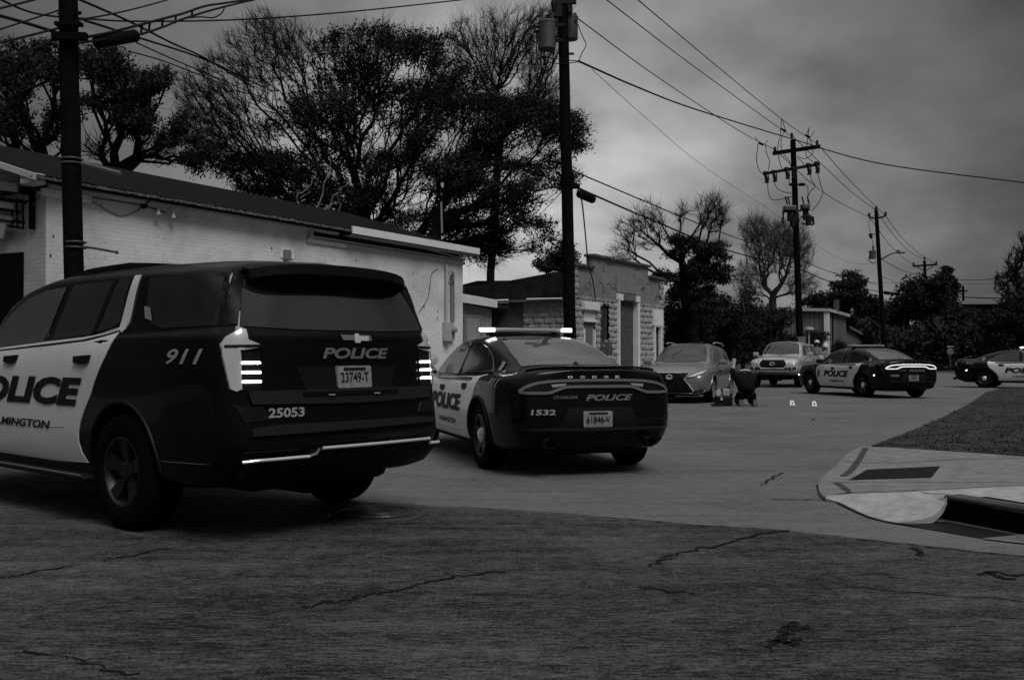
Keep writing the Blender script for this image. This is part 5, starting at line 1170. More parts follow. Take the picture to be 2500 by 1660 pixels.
o=MB().tube([at(232,106,15.1),at(236,104,15.1),at(330,88,15.8),at(333,87,15.8)],[.04,.095,.10,.05],12).put('splice_box',m_dark,None,True); o['label']='fat black splice case hanging on the cables right of the left pole'; o['category']='splice box'
for k,(u,v) in enumerate(((350,72),(385,62),(415,55),(440,48),(475,38))): pass
mb=MB()
for u,v0,v1 in ((347,60,84),(366,55,80),(398,46,68),(430,38,58),(470,25,44)): mb.tube([at(u,v0,16.5+(u-347)/60),at(u-3,v1,16.5+(u-347)/60)],.02,5)
o=mb.put('cable_spacers',m_dark); o['label']='row of short spacers clamping the lashed cable bundle'; o['category']='cable spacers'
wire('twisted wire hanging from the transformer pole down the block facade',[(1408,455,27),(1420,490,27.8),(1428,560,29.5),(1436,640,31.5),(1448,690,33),(1454,735,33.3)],.022,'hanging_wire')
wire('pair of thin drops from the transformer pole down to the left, upper one',[(1380,452,27),(1345,480,28),(1300,515,29)],.010,'thin_wire')
wire('pair of thin drops from the transformer pole down to the left, lower one',[(1382,456,27),(1350,492,28),(1312,530,29)],.010,'thin_wire')
o=MB().tube([at(1411,474,27.4),at(1416,474,27.5),at(1446,487,28.3),at(1451,489,28.4)],[.04,.12,.12,.05],10).put('splice_box',m_dark,None,True); o['label']='black splice case just right of the transformer pole'; o['category']='splice box'

# ---------------- trees
def grow(base,pts,bf,seg,trunk,wig=.06,seed=1):
    r=np.random.default_rng(seed)
    nodes=[np.array(base,float)]; par=[-1]; pl=[0.]
    for t in trunk:
        p=np.array(t,float); a=nodes[-1]; L_=np.linalg.norm(p-a); k=max(1,int(L_/seg))
        for i in range(1,k+1):
            q=a+(p-a)*i/k+(r.normal(0,wig*.6,3) if i<k else 0); nodes.append(q); par.append(len(nodes)-2); pl.append(pl[-1]+L_/k)
    nt0=max(1,int(len(nodes)*.45))
    fork=nodes[-1]; order=np.argsort(np.linalg.norm(pts-fork,axis=1)); A=np.array(nodes); PL=np.array(pl); cap_=40000
    buf=np.zeros((cap_,3)); buf[:len(A)]=A; bpl=np.zeros(cap_); bpl[:len(A)]=PL; n=len(A); tips={}
    for oi in order:
        p=pts[oi]; d=np.linalg.norm(buf[nt0:n]-p,axis=1); i=int(np.argmin(d+bf*bpl[nt0:n]))+nt0; L_=d[i-nt0]
        if n>cap_-60: break
        k=min(50,max(1,int(L_/seg))); a=buf[i].copy(); par_i=i
        dirp=a-buf[par[i]] if par[i]>=0 else np.array([0,0,1.]); dn=np.linalg.norm(dirp); dirp=dirp/dn if dn>0 else dirp
        ctrl=a+dirp*L_*.35
        for j in range(1,k+1):
            t=j/k; q=(1-t)**2*a+2*t*(1-t)*ctrl+t*t*p
            if j<k: q=q+r.normal(0,wig,3)
            buf[n]=q; bpl[n]=bpl[par_i]+L_/k; par.append(par_i); par_i=n; n+=1
        tips[oi]=n-1
    return buf[:n],par,tips
def sticks(nodes,par,R0,rt,name,m,parent,ex=2.4,extra=None):
    n=len(nodes); cnt=np.zeros(n); kids_=[0]*n
    for i in range(n-1,-1,-1):
        if par[i]>=0: kids_[par[i]]+=1
    w=np.zeros(n)
    for i in range(n-1,-1,-1):
        if kids_[i]==0: w[i]+=1
        if par[i]>=0: w[par[i]]+=w[i]
    rad=np.maximum(rt,R0*(w/w[0])**(1/ex)); V=[];Fc=[]
    for i in range(1,n):
        a=nodes[par[i]]; b=nodes[i]; d=b-a; L_=np.linalg.norm(d)
        if L_<1e-5: continue
        d/=L_; u=np.cross(d,[0,0,1.] if abs(d[2])<.9 else [1.,0,0]); u/=np.linalg.norm(u); v=np.cross(d,u)
        k=8 if rad[i]>.06 else (5 if rad[i]>.02 else 3); o=len(V); ra=min(rad[par[i]],rad[i]*1.5+.0)
        for q,rr_ in ((a,ra),(b,rad[i])):
            for j in range(k):
                an=2*pi*j/k; V.append(tuple(q+(u*math.cos(an)+v*math.sin(an))*rr_))
        for j in range(k): Fc.append((o+j,o+(j+1)%k,o+k+(j+1)%k,o+k+j))
    if extra:
        for a,b,rr_ in extra:
            d=b-a; L_=np.linalg.norm(d)+1e-6; d=d/L_; u=np.cross(d,[.3,.2,1.]); u/=np.linalg.norm(u)+1e-9; v=np.cross(d,u); o=len(V)
            for j in range(3):
                an=2*pi*j/3; V.append(tuple(a+(u*math.cos(an)+v*math.sin(an))*rr_))
            V.append(tuple(b)); Fc+=[(o,o+1,o+3),(o+1,o+2,o+3),(o+2,o,o+3)]
    me=bpy.data.meshes.new(name); me.from_pydata(V,[],Fc); me.materials.append(m); me.polygons.foreach_set('use_smooth',[True]*len(me.polygons)); return ob(name,me,parent),rad
def leaves(C,n,sig,size,name,m,parent,seed=3,flat=.55,ball=True):
    r=np.random.default_rng(seed); N_=len(C)*n
    off=r.normal(0,1,(N_,3)); off/=np.linalg.norm(off,axis=1)[:,None]; off*=(r.random((N_,1))**.5)*sig
    off[:,2]*=flat; P=np.repeat(C,n,0)+off; sz=size*r.uniform(.5,1.25,(N_,1))
    a=r.normal(0,1,(N_,3)); a/=np.linalg.norm(a,axis=1)[:,None]; b=np.cross(a,r.normal(0,1,(N_,3))); b/=np.linalg.norm(b,axis=1)[:,None]
    V=np.stack([P-a*sz,P+b*sz*.42,P+a*sz,P-b*sz*.42],1).reshape(-1,3); Fc=np.arange(N_*4).reshape(-1,4)
    me=bpy.data.meshes.new(name); me.from_pydata(V.tolist(),[],Fc.tolist()); me.materials.append(m); return ob(name,me,parent)
def blobpts(bl,seed):
    r=np.random.default_rng(seed); P=[];lf=[]
    for u,v,ru,rv,D,dd,n,leaf in bl:
        ns=max(1,n//9); subs=[]
        for _ in range(ns):
            q=r.normal(0,1,3); q/=np.linalg.norm(q); q*=r.random()**.45*1.08; subs.append((u+q[0]*ru,v+q[1]*rv,D+q[2]*dd,r.random()))
        for i_ in range(n):
            if leaf:
                a=subs[i_%ns]; w=r.normal(0,1,3); uu,vv,DD=a[0]+w[0]*ru*.17,a[1]+w[1]*rv*.12,a[2]+w[2]*dd*.18; lv=1 if a[3]>.12 and r.random()<.8 else 0
            else:
                q=r.normal(0,1,3); q/=np.linalg.norm(q); q*=r.random()**.4; uu,vv,DD=u+q[0]*ru,v+q[1]*rv,D+q[2]*dd; lv=0
            p=at(uu,vv,DD)
            if p.z<.3: continue
            P.append(tuple(p)); lf.append(lv)
    return np.array(P),np.array(lf)
def tree(name,label,ub,D,bl,trunk,R0,rt=.012,bf=.35,seg=.5,wig=.05,leafn=26,leafsig=.5,leafsz=.12,mb_=None,ml=None,seed=1,tw=0,twl=.5,group='trees behind the buildings',ex=2.4,cat='tree',zb=0,mul=1.8):
    bl=[(a,b,c,d,e,f,int(n_*(mul if lf_>=0 else 1)),lf_) for a,b,c,d,e,f,n_,lf_ in bl]
    base=at(ub,869,D); base.z=0; pts,lf=blobpts(bl,seed)
    t=thing(name,label,cat,base,0,group); B0=np.array(base)
    tr=[np.array(at(u,v,d)) for u,v,d in trunk]
    nodes,par,tips=grow(B0,pts,bf,seg,tr,wig,seed)
    ex_=[]; r=np.random.default_rng(seed+9)
    if tw:
        for oi,i in tips.items():
            p=nodes[i]; d0=p-nodes[par[i]]; d0/=np.linalg.norm(d0)+1e-6
            for _ in range(tw):
                d=d0+r.normal(0,.45,3)+np.array([0,0,.35]); d/=np.linalg.norm(d); s_=p-d0*r.uniform(0,.6)*twl
                e_=s_+d*twl*r.uniform(.5,1.3); ex_.append((s_-B0,e_-B0,rt*.8))
    sticks(nodes-B0,par,R0,rt,'trunk',mb_ or m_bark,t,ex,ex_)
    L_=[tips[i] for i in range(len(pts)) if lf[i]>0 and i in tips]
    if L_: leaves(nodes[L_]-B0,leafn,leafsig,leafsz,'crown',ml or m_leaf,t,seed+1)
    return t
# big oak behind the white building
oak=[(880,130,110,70,42,2.5,110,1),(1010,110,90,55,42,2.5,80,1),(950,230,130,80,42,3,130,1),(1090,200,110,70,42,3,110,1),(1190,270,110,70,42,3,130,1),(1290,290,95,70,42,2.5,110,1),(1370,320,60,55,41,2,34,1),(780,260,90,80,42,3,80,1),
     (1300,420,110,50,41,2.5,55,1),(1180,380,90,45,42,2.5,60,1),(760,400,110,70,42,3,70,1),(640,420,90,60,43,3,60,1),(900,380,80,60,43,3,50,1),(1030,370,70,50,43,3,40,1),
     (1260,540,90,55,40,2,50,1),(1330,580,50,60,40,2,26,1),(1190,600,60,50,40,2,50,1),(1150,480,60,40,41,2,30,1),(1400,330,40,50,41,1.5,22,1),(1395,420,30,25,41,1.5,10,1),
     (600,170,110,110,41,3,120,0),(520,290,100,90,41,3,100,0),(700,120,90,80,42,3,90,0),(480,220,60,80,41,2,50,0),(640,60,50,45,42,2,24,0),(1010,560,120,50,41,3,60,1),(880,500,110,60,43,3,90,1),(740,480,120,55,43,3,90,1),(600,400,110,45,43,3,70,1),(500,380,60,35,43,2,40,0),(1120,560,70,60,41,2,50,1),(980,450,90,60,42,3,50,0),(1000,330,120,80,42,3,60,0),(560,330,110,70,42,3,70,0),(1060,300,90,80,42,3,50,1),(1110,430,80,60,42,2,50,1),(700,300,90,60,43,3,40,1),(1180,610,90,40,41,2,60,0),(820,330,80,70,43,3,50,1)]
tree('oak_tree','huge spreading live oak, bare on its left side, behind the white building',900,43,oak,[(895,620,43),(890,540,43),(880,480,43)],.50,rt=.012,bf=.62,seg=.5,wig=.075,leafn=20,leafsig=.60,leafsz=.08,tw=4,twl=.8,seed=5,ex=1.85,mul=3.0)
tree('oak_tree','leaning tree with a forked dark trunk at the right end of the white building',1050,38,[(1130,420,70,50,38,2,60,1),(1210,440,90,50,38,2,70,1),(1060,420,50,60,38,2,30,0),(1240,500,60,60,38,2,50,1),(1190,520,50,50,38,1.5,30,0),(1290,470,60,40,38,2,40,1)],[(1062,560,38),(1085,480,38),(1110,400,38)],.26,rt=.011,bf=.6,ex=1.95,seg=.5,leafn=12,leafsig=.5,leafsz=.075,seed=12,tw=3,twl=.6)
tree('bare_tree','bare upright twiggy tree rising behind the oak, left of the transformers',1190,50,[(1210,120,60,110,50,2.5,120,0),(1300,110,70,110,50,2.5,150,0),(1130,110,40,70,50,2,50,0),(1330,230,50,60,50,2,70,0),(1360,60,40,50,50,2,40,0)],[(1200,600,50),(1220,350,50)],.20,rt=.010,bf=.7,ex=1.9,seg=.6,tw=6,twl=1.2,seed=21,mul=2.4)
tree('leafy_tree','dense dark tree at the far left edge behind the roof, left of the pole',100,33,[(40,170,75,60,33,2.5,110,1),(120,160,60,60,33,2.5,80,1),(20,280,60,60,33,2.5,70,1),(130,290,50,50,33,2,50,1),(80,350,90,40,33,2,50,0)],[(105,480,33),(108,400,33)],.26,leafn=22,leafsig=.42,leafsz=.075,bf=.6,ex=1.95,mul=2.2,seed=31,tw=3,twl=.6)
tree('leafy_tree','leafy tree with forked trunks just right of the left pole',285,34,[(260,150,70,45,34,2,90,1),(330,200,60,50,34,2,90,1),(380,200,40,30,34,1.5,30,1),(330,270,70,55,34,2,100,1),(250,230,50,50,34,2,50,1),(430,320,45,40,34,2,50,1),(380,370,60,40,34,2,50,0),(240,360,50,40,34,2,30,0),(470,380,50,40,34,2,50,1)],[(282,430,34),(278,370,34)],.26,leafn=20,leafsig=.42,leafsz=.075,bf=.6,ex=1.95,mul=2.2,seed=33,tw=3,twl=.6)
tree('evergreen_shrub','upright evergreen shrub between the block roof and the transformer pole',1385,36,[(1380,630,26,35,36,.8,60,1),(1330,650,22,22,36,.8,40,1)],[(1383,740,36)],.10,leafn=30,leafsig=.3,leafsz=.08,seed=41,cat='shrub')
# broken ivy-clad tree right of the block building
tree('ivy_tree','broken ivy-covered tree with bare limbs right of the block building',1690,44,[(1665,600,40,30,44,1.2,60,1),(1710,640,45,50,44,1.5,100,1),(1750,610,35,25,44,1.2,50,1),(1690,700,50,50,44,1.5,90,1),(1640,690,30,40,44,1.2,40,1),(1760,670,30,30,44,1.2,40,1),(1560,570,75,45,44,1.5,90,0),(1520,620,40,40,44,1.2,40,0),(1580,530,50,40,44,1.2,40,0),(1740,520,45,50,44,1.5,110,0),(1665,520,20,30,44,1,14,0)],[(1690,790,44),(1675,700,44),(1665,640,44)],.30,leafn=20,leafsig=.34,leafsz=.08,seed=51,tw=5,twl=.7,rt=.008,bf=.45,ex=1.7,mul=2.0)
tree('bare_tree','round bare twiggy tree left of the cut-out pole',1885,62,[(1880,600,70,70,62,2.5,260,0),(1840,560,40,40,62,2,80,0),(1930,580,50,50,62,2,120,0),(1960,620,30,40,62,2,60,0),(1830,680,50,50,62,2,100,0),(1950,690,50,40,62,2,80,0)],[(1882,800,62),(1888,720,62)],.24,rt=.008,bf=.5,ex=1.7,seg=.5,tw=6,twl=.9,mb_=m_barkp,seed=61,mul=2.4)
def shrub(label,u,v,ru,rv,D,n,seed,ml=m_leaf,name='overgrown_shrub',sz=.10,dd=2):
    tree(name,label,u,D,[(u,v,ru,rv,D,dd,n,1),(u,v+rv*.6,ru*.95,rv*.7,D,dd,n//2,1)],[(u,min(866,v+rv*.5),D)],.10,leafn=26,leafsig=.42,leafsz=sz,ml=ml,seed=seed,tw=2,twl=.7,ex=1.9,mul=1.6,cat='shrub',group='overgrown shrubs along the lot')
shrub('tall dark vine thicket against the right side of the block building',1675,780,58,80,47,150,71)
shrub('rounded vine mound behind the grey crossover',1745,770,60,75,49,160,72,m_leafd)
shrub('tangled thicket between the crossover and the pickup',1815,790,60,70,50,150,73,m_leafd)
shrub('low leafy thicket behind the pickup, left of the pole',1880,800,55,60,52,130,74)
shrub('small round bush under the thin lamp post',1985,838,32,28,60,60,75)
shrub('narrow dark cypress in front of the metal annex',2050,850,9,28,58,30,76,sz=.08,dd=.4)
tree('oak_tree','dark spreading tree behind the metal building',2075,95,[(2060,720,40,28,95,3,90,1),(2085,700,30,30,95,3,70,1),(2040,745,40,25,95,3,60,1),(2000,740,50,30,95,3,70,1),(2110,735,25,15,95,2,30,1)],[(2078,790,95)],.4,rt=.02,leafn=24,leafsig=.8,leafsz=.2,seed=81,seg=.8)
tree('leafy_tree','smaller dark tree directly left of the lamp pole',2125,100,[(2120,780,40,30,100,3,110,1),(2130,750,20,15,100,2,30,1),(2090,800,30,30,100,3,50,1)],[(2125,830,100)],.3,rt=.02,leafn=24,leafsig=.8,leafsz=.2,seed=82,seg=.8)
tree('leafy_tree','big round dark tree right of the lamp pole',2265,108,[(2260,730,60,55,108,4,260,1),(2290,700,35,35,108,4,90,1),(2200,770,45,40,108,4,120,1),(2310,790,50,50,108,4,120,1),(2290,740,40,50,108,4,80,1)],[(2268,840,108)],.4,rt=.02,leafn=26,leafsig=.9,leafsz=.22,seed=83,seg=.8)
tree('ivy_tree','narrow ivy-clad trunk standing above the round tree',2335,112,[(2318,665,12,12,112,1,24,1),(2330,700,9,30,112,1,40,1),(2338,760,9,45,112,1,50,1),(2310,655,8,6,112,1,8,1)],[(2338,830,112),(2332,740,112),(2322,680,112)],.3,rt=.03,leafn=22,leafsig=.6,leafsz=.2,seed=84,seg=.8)
tree('leafy_tree','dark tree filling the right edge, topped with bare branches',2490,70,[(2480,760,50,60,70,3,200,1),(2430,800,40,55,70,3,120,1),(2530,760,50,90,70,3,120,1),(2480,650,30,50,70,2,90,0),(2500,600,20,40,70,2,50,0),(2450,690,30,30,70,2,50,0)],[(2492,830,70),(2490,740,70)],.32,rt=.015,leafn=26,leafsig=.65,leafsz=.15,seed=85,tw=3,twl=.7)
# woods closing the far end of the street
wd=[]
rw=np.random.default_rng(5); C_=[]
for i in range(2300):
    u=rw.uniform(2110,2640); top=800+12*math.sin(u/31.)+8*math.sin(u/13.); v=rw.uniform(top,898); C_.append(tuple(at(u,v,rw.uniform(84,104))))
C_=np.array(C_); C_=C_[C_[:,2]>.1]
o=leaves(C_,24,1.0,.26,'far_thicket',m_leafd,None,91); o['kind']='stuff'; o['label']='dark brushy thicket closing the far end of the street'; o['category']='thicket'
C_=[]
for i in range(900):
    u=rw.uniform(1560,2130); v=rw.uniform(812+10*math.sin(u/25.),880); C_.append(tuple(at(u,v,rw.uniform(58,70))))
C_=np.array(C_); C_=C_[(C_[:,2]>.1)]; o=leaves(C_[:int(len(C_)*.62)] if False else C_[C_[:,0]<15.2],24,.6,.16,'lot_brush',m_leafd,None,92); o['kind']='stuff'; o['label']='low brush between the block building and the metal building'; o['category']='brush'
# fences
fp=at(1622,869,46); fp.z=0; fq=at(1745,869,50); fq.z=0; d=fq-fp
fe=thing('wooden_fence','dark board fence with a top rail right of the block building','fence',fp,math.atan2(d.y,d.x))
for k in range(int(d.length/.15)): 
    pass
mb=MB(); 
for k in range(int(d.length/.15)): mb.box((k*.15,0,.92+random.uniform(-.04,.04)),(.135,.02,1.8))
mb.put('fence_boards',mat('old_fence_wood',.020,.9,var=.5,vs=5),fe); MB().box((d.length/2,-.05,1.86),(d.length,.12,.05)).put('fence_rail',mat('pale_rail',.06,.8),fe)
fp=at(1838,869,54); fp.z=0; fq=at(1948,869,56); fq.z=0; d=fq-fp
cf_=thing('chain_link_fence','chain-link fence with steel posts behind the pickup','fence',fp,math.atan2(d.y,d.x))
for k in range(4): MB().tube([(d.length*k/3,0,0),(d.length*k/3,0,2.2)],.03,6).put('fence_post',m_steel,cf_)
MB().tube([(0,0,2.15),(d.length,0,2.15)],.022,5).put('fence_rail',m_steel,cf_)
mb=MB()
for k in range(-22,int(d.length/.1)):
    for s_ in (1,-1):
        x=k*.1; xa,xb=(x,x+2.1) if s_>0 else (x+2.1,x)
        za,zb_=.05,2.12
        def clip(x,z,X,Z):
            return x,z
        if xa<0 or xb<0 or xa>d.length or xb>d.length: continue
        mb.tube([(xa,0,za),(xb,0,zb_)],.003,3,cap=False)
mb.put('mesh',m_steel,cf_)
# dead branches lying on the white roof, antenna mast
mb=MB(); rr=random.Random(11)
for s0 in range(7):
    p=at(730+s0*14,498+s0*4,27+s0*.4); P=[p]
    dirv=Vector((rr.uniform(-.1,.5),rr.uniform(-.2,.2),rr.uniform(.1,.6)))
    for k in range(7): P.append(P[-1]+dirv*.22+Vector((rr.gauss(0,.08),rr.gauss(0,.05),rr.gauss(0,.10))))
    mb.tube(P,[.03-.003*k for k in range(8)],5)
o=mb.put('fallen_branch',mat('dead_pale_wood',.16,.9)); o['label']='pale dead branches tangled above the ridge of the white building'; o['category']='branch'
o=MB().tube([at(1079,570,33),at(1077,493,33)],.035,6).put('vent_pipe',mat('pale_pipe',.22,.6)); o['label']='thin pale pipe standing behind the right end of the white building'; o['category']='pipe'
# ---------------- people
def skin(name,V,Eg,Rd,m,parent,root=0,sub=2,flat=None):
    bm=bmesh.new(); sl=bm.verts.layers.skin.verify(); vs=[bm.verts.new(v) for v in V]
    for a,b in Eg: bm.edges.new((vs[a],vs[b]))
    for i,v in enumerate(vs):
        r=Rd[i]; v[sl].radius=(r,r) if not hasattr(r,'__len__') else r; v[sl].use_root=(i==root)
    me=bpy.data.meshes.new(name); bm.to_mesh(me); bm.free(); me.materials.append(m)
    o=ob(name,me,parent); o.modifiers.new('Skin','SKIN').use_smooth_shade=True
    q=o.modifiers.new('Subdivision','SUBSURF'); q.levels=sub; q.render_levels=sub
    bpy.context.view_layer.update(); dg=bpy.context.evaluated_depsgraph_get()
    me2=bpy.data.meshes.new_from_object(o.evaluated_get(dg)); o.modifiers.clear(); o.data=me2; me2.name=name
    me2.polygons.foreach_set('use_smooth',[True]*len(me2.polygons)); return o
m_skin=mat('skin',.16,.55,var=.06,vs=8); m_skin2=mat('skin_pale',.30,.55,var=.06,vs=8)
def hand_parts(W,d,side,palmn,L=.18,curl=.5):
    """verts/edges/radii of palm, 4 fingers and thumb from wrist W along d"""
    d=Vector(d).normalized(); n=Vector(palmn).normalized(); s=d.cross(n).normalized()*side
    V=[W+d*.045,W+d*.09]; Eg=[(-1,0),(0,1)]; Rd=[(.034,.018),(.038,.018)]
    for k,(o,l) in enumerate(((-.030,.070),(-.010,.082),(.010,.078),(.029,.062))):
        b=W+d*.092+s*o; V+= [b,b+(d*math.cos(curl*.5)+n*math.sin(curl*.5))*l*.5,b+(d*math.cos(curl*.5)+n*math.sin(curl*.5))*l*.5+(d*math.cos(curl*1.3)+n*math.sin(curl*1.3))*l*.5]
        i=len(V)-3; Eg+=[(1,i),(i,i+1),(i+1,i+2)]; Rd+=[.010,.0095,.008]
    b=W+d*.035-s*.035; V+=[b,b+d*.03-s*.025,b+d*.06-s*.035]; i=len(V)-3; Eg+=[(0,i),(i,i+1),(i+1,i+2)]; Rd+=[.014,.011,.009]
    return V,Eg,Rd
class Fig:
    def __init__(s): s.V=[];s.E=[];s.R=[];s.n={}
    def j(s,name,p,r,par=None):
        s.n[name]=len(s.V); s.V.append(Vector(p)); s.R.append(r)
        if par is not None: s.E.append((s.n[par],s.n[name]))
        return s
    def hand(s,par,d,side,pn,curl=.5):
        i0=s.n[par]; V,Eg,Rd=hand_parts(s.V[i0],d,side,pn,curl=curl); o=len(s.V); s.V+=V; s.R+=Rd
        s.E+=[(i0 if a==-1 else a+o,b+o) for a,b in Eg]
def face(t,c,fw,m_hair,m_sk,r=.095,hair=True,cap=None):
    """nose, eyes, mouth, ears on the head centre c, facing unit vector fw"""
    fw=Vector(fw).normalized(); rt=fw.cross(Vector((0,0,1))).normalized(); upv=rt.cross(fw)
    P=lambda a,b,d: c+rt*a+upv*b+fw*d
    MB().add([P(-.014,-.02,r*.92),P(.014,-.02,r*.92),P(0,.035,r*.93),P(0,-.018,r*1.22)],[(0,1,3),(1,2,3),(2,0,3)]).put('nose',m_sk,t,True)
    for sg in (1,-1):
        MB().ball(P(.033*sg,.022,r*.86),.013,8).put('eye',mat('eye',.25,.2),t,True)
        MB().ball(P(.092*sg,.0,0),.026,8,(.5,.7,1.2)).put('ear',m_sk,t,True)
    MB().tube([P(-.024,-.052,r*.86),P(0,-.055,r*.93),P(.024,-.052,r*.86)],.006,5).put('mouth',mat('lips',.09,.5),t)
def standing(label,pos,rz,h,top,pants,skinm,hat,arms,hair=.01,coatlen=0):
    t=thing('person',label,'person',pos,rz); k=h/1.75
    P=lambda x,y,z: (x*k,y*k,z*k)
    f=Fig(); f.j('pel',P(0,0,.95),.115*k).j('wst',P(0,0,1.10),.11*k,'pel').j('chs',P(0,-.01,1.30),.135*k,'wst').j('nk0',P(0,0,1.47),.065*k,'chs').j('nk',P(0,-.01,1.53),.050*k,'nk0').j('hd0',P(0,-.02,1.60),.080*k,'nk').j('hd1',P(0,-.02,1.68),.088*k,'hd0').j('hd2',P(0,-.01,1.735),.05*k,'hd1')
    for sg,s in ((1,'l'),(-1,'r')):
        f.j('hp'+s,P(.10*sg,0,.90),.095*k,'pel').j('kn'+s,P(.11*sg,-.02,.50),.060*k,'hp'+s).j('an'+s,P(.12*sg,.02,.09),.040*k,'kn'+s).j('to'+s,P(.13*sg,-.14,.035),.034*k,'an'+s)
        sh,el,wr,hd=arms[s]
        f.j('sh'+s,P(.18*sg,0,1.42),.058*k,'chs').j('el'+s,P(*el),.043*k,'sh'+s).j('wr'+s,P(*wr),.030*k,'el'+s)
        f.hand('wr'+s,hd,sg,(0,-.3,-1) if hd[2]>-.5 else (sg*-1,0,0),.6)
    skin('body',f.V,f.E,f.R,skinm,t)
    face(t,Vector(P(0,-.02,1.64)),(0,-1,0),None,skinm)
    g=Fig(); g.j('pel',P(0,0,.93),.135*k).j('wst',P(0,0,1.10),.135*k,'pel').j('chs',P(0,-.01,1.31),.158*k,'wst').j('nk0',P(0,0,1.45),.085*k,'chs')
    for sg,s in ((1,'l'),(-1,'r')):
        sh,el,wr,hd=arms[s]; w=Vector(P(*wr)); e=Vector(P(*el))
        g.j('sh'+s,P(.18*sg,0,1.41),.075*k,'chs').j('el'+s,e,.060*k,'sh'+s).j('cf'+s,e.lerp(w,.9),.048*k,'el'+s)
    if coatlen: g.j('hem',P(0,0,.93-coatlen),.17*k,'pel')
    skin('jacket',g.V,g.E,g.R,top,t)
    g=Fig(); g.j('pel',P(0,0,.95),.12*k)
    for sg,s in ((1,'l'),(-1,'r')): g.j('hp'+s,P(.10*sg,0,.88),.11*k,'pel').j('kn'+s,P(.11*sg,-.02,.50),.082*k,'hp'+s).j('an'+s,P(.12*sg,.02,.11),.066*k,'kn'+s)
    skin('trousers',g.V,g.E,g.R,pants,t)
    for sg in (1,-1): MB().box(P(.125*sg,-.06,.045),(.10*k,.28*k,.09*k),bev=.03).put('shoe',m_trim,t,True)
    c=Vector(P(0,-.015,1.69))
    if hat=='cap':
        hb=MB().lathe([(.108,-.01),(.107,.04),(.085,.085),(.04,.105),(0,.108)],18,'z',c=c); hb.add([(c.x+.09*math.cos(a),c.y-.09-.09*math.sin(a),c.z-.005) for a in [pi*i/10 for i in range(11)]]+[(c.x+.09*math.cos(a),c.y-.09-.09*math.sin(a),c.z+.008) for a in [pi*i/10 for i in range(11)]],[tuple(range(11)),tuple(range(11,22))]+[(i,i+1,i+12,i+11) for i in range(10)]); hb.put('cap',mat('pale_cloth',.6,.8),t,True)
    else:
        MB().lathe([(.112,-.05),(.116,-.01),(.108,.06),(.07,.11),(.02,.125),(0,.125)],18,'z',c=c).ball(c+Vector((0,0,.15)),.035,8).put('knit_hat',mat('pale_cloth',.6,.8),t,True)
    MB().lathe([(.098,-.09),(.105,-.03),(.1,.01)],16,'z',c=c+Vector((0,.018,0))).put('hair',mat('dark_hair',hair,.8),t,True)
    return t
m_jk=mat('grey_jacket',.13,.85,var=.15,vs=9); m_jd=mat('dark_jacket',.004,.9,spec=.1); m_tr=mat('dark_trousers',.003,.9,spec=.1)
q=at(1994,869,43.0); q.z=0
standing('person in a pale cap and light grey jacket standing behind the pickup',q,R(12),1.86,m_jk,m_tr,m_skin,'cap',{'l':(0,(.24,.02,1.14),(.20,-.16,1.0),(-.2,-.8,-.5)),'r':(0,(-.24,.02,1.14),(-.12,-.22,1.12),(.5,-.8,.2))})
q=at(2015,869,41.8); q.z=0
standing('person in a pale knit hat holding a small white bundle, beside the capped person',q,R(8),1.68,mat('patterned_jacket',.05,.85,g2=.30,vs=16),m_tr,m_skin,'knit',{'l':(0,(.24,-.02,1.14),(.08,-.24,1.14),(-.8,-.5,.1)),'r':(0,(-.24,.0,1.12),(-.08,-.26,1.08),(.8,-.5,.1))})
o=MB().ball((0,0,0),.13,12,(1.2,.8,.75)).ball((.09,-.02,.07),.07,10).put('cloth_bundle',mat('pale_cloth',.6,.8),None,True); o.location=q+Vector((.06,-.33,1.13)); o['label']='small white cloth bundle held by the person in the knit hat'; o['category']='bundle'
# kneeling investigator, seen from behind
kn=thing('person','person in dark clothes kneeling on the road with back to the camera','person',gr(1823,991),R(-6))
kn.scale=(1.1,1.0,1.0)
f=Fig(); f.j('pel',(0,.02,.40),.10).j('wst',(0,.10,.52),.125,'pel').j('chs',(0,.22,.66),.14,'wst').j('nk0',(0,.33,.76),.07,'chs').j('nk',(0,.38,.77),.052,'nk0').j('hd0',(0,.46,.74),.085,'nk').j('hd1',(0,.53,.70),.09,'hd0').j('hd2',(0,.58,.66),.05,'hd1')
arms={'l':((-.20,.27,.72),(-.27,.42,.80),(-.22,.50,1.00),(.1,.2,.9)),'r':((.20,.27,.70),(.27,.42,.50),(.16,.62,.36),(-.3,.9,-.2))}
for sg,s in ((-1,'l'),(1,'r')):
    f.j('hp'+s,(.10*sg,.03,.35),.08,'pel').j('kn'+s,(.15*sg,.34,.07),.065,'hp'+s).j('an'+s,(.145*sg,-.05,.075),.045,'kn'+s).j('to'+s,(.15*sg,-.20,.05),.038,'an'+s)
    a=arms[s]; f.j('sh'+s,a[0],.06,'chs').j('el'+s,a[1],.045,'sh'+s).j('wr'+s,a[2],.031,'el'+s); f.hand('wr'+s,a[3],sg,(0,1,0),.7)
skin('body',f.V,f.E,f.R,m_skin2,kn); face(kn,Vector((0,.52,.71)),(0,.75,-.66),None,m_skin2)
MB().ball((0,.485,.745),.112,14,(.95,1.05,.95)).put('hair',mat('dark_hair',.01,.8),kn,True)
g=Fig(); g.j('pel',(0,-.05,.28),.20).j('wst',(0,.06,.48),.21,'pel').j('chs',(0,.20,.64),.195,'wst').j('nk0',(0,.31,.74),.10,'chs')
for s in 'lr':
    a=arms[s]; e=Vector(a[1]); w=Vector(a[2]); g.j('sh'+s,a[0],.085,'chs').j('el'+s,e,.066,'sh'+s).j('cf'+s,e.lerp(w,.55 if s=='l' else .9),.052,'el'+s)
skin('jacket',g.V,g.E,g.R,m_jd,kn)
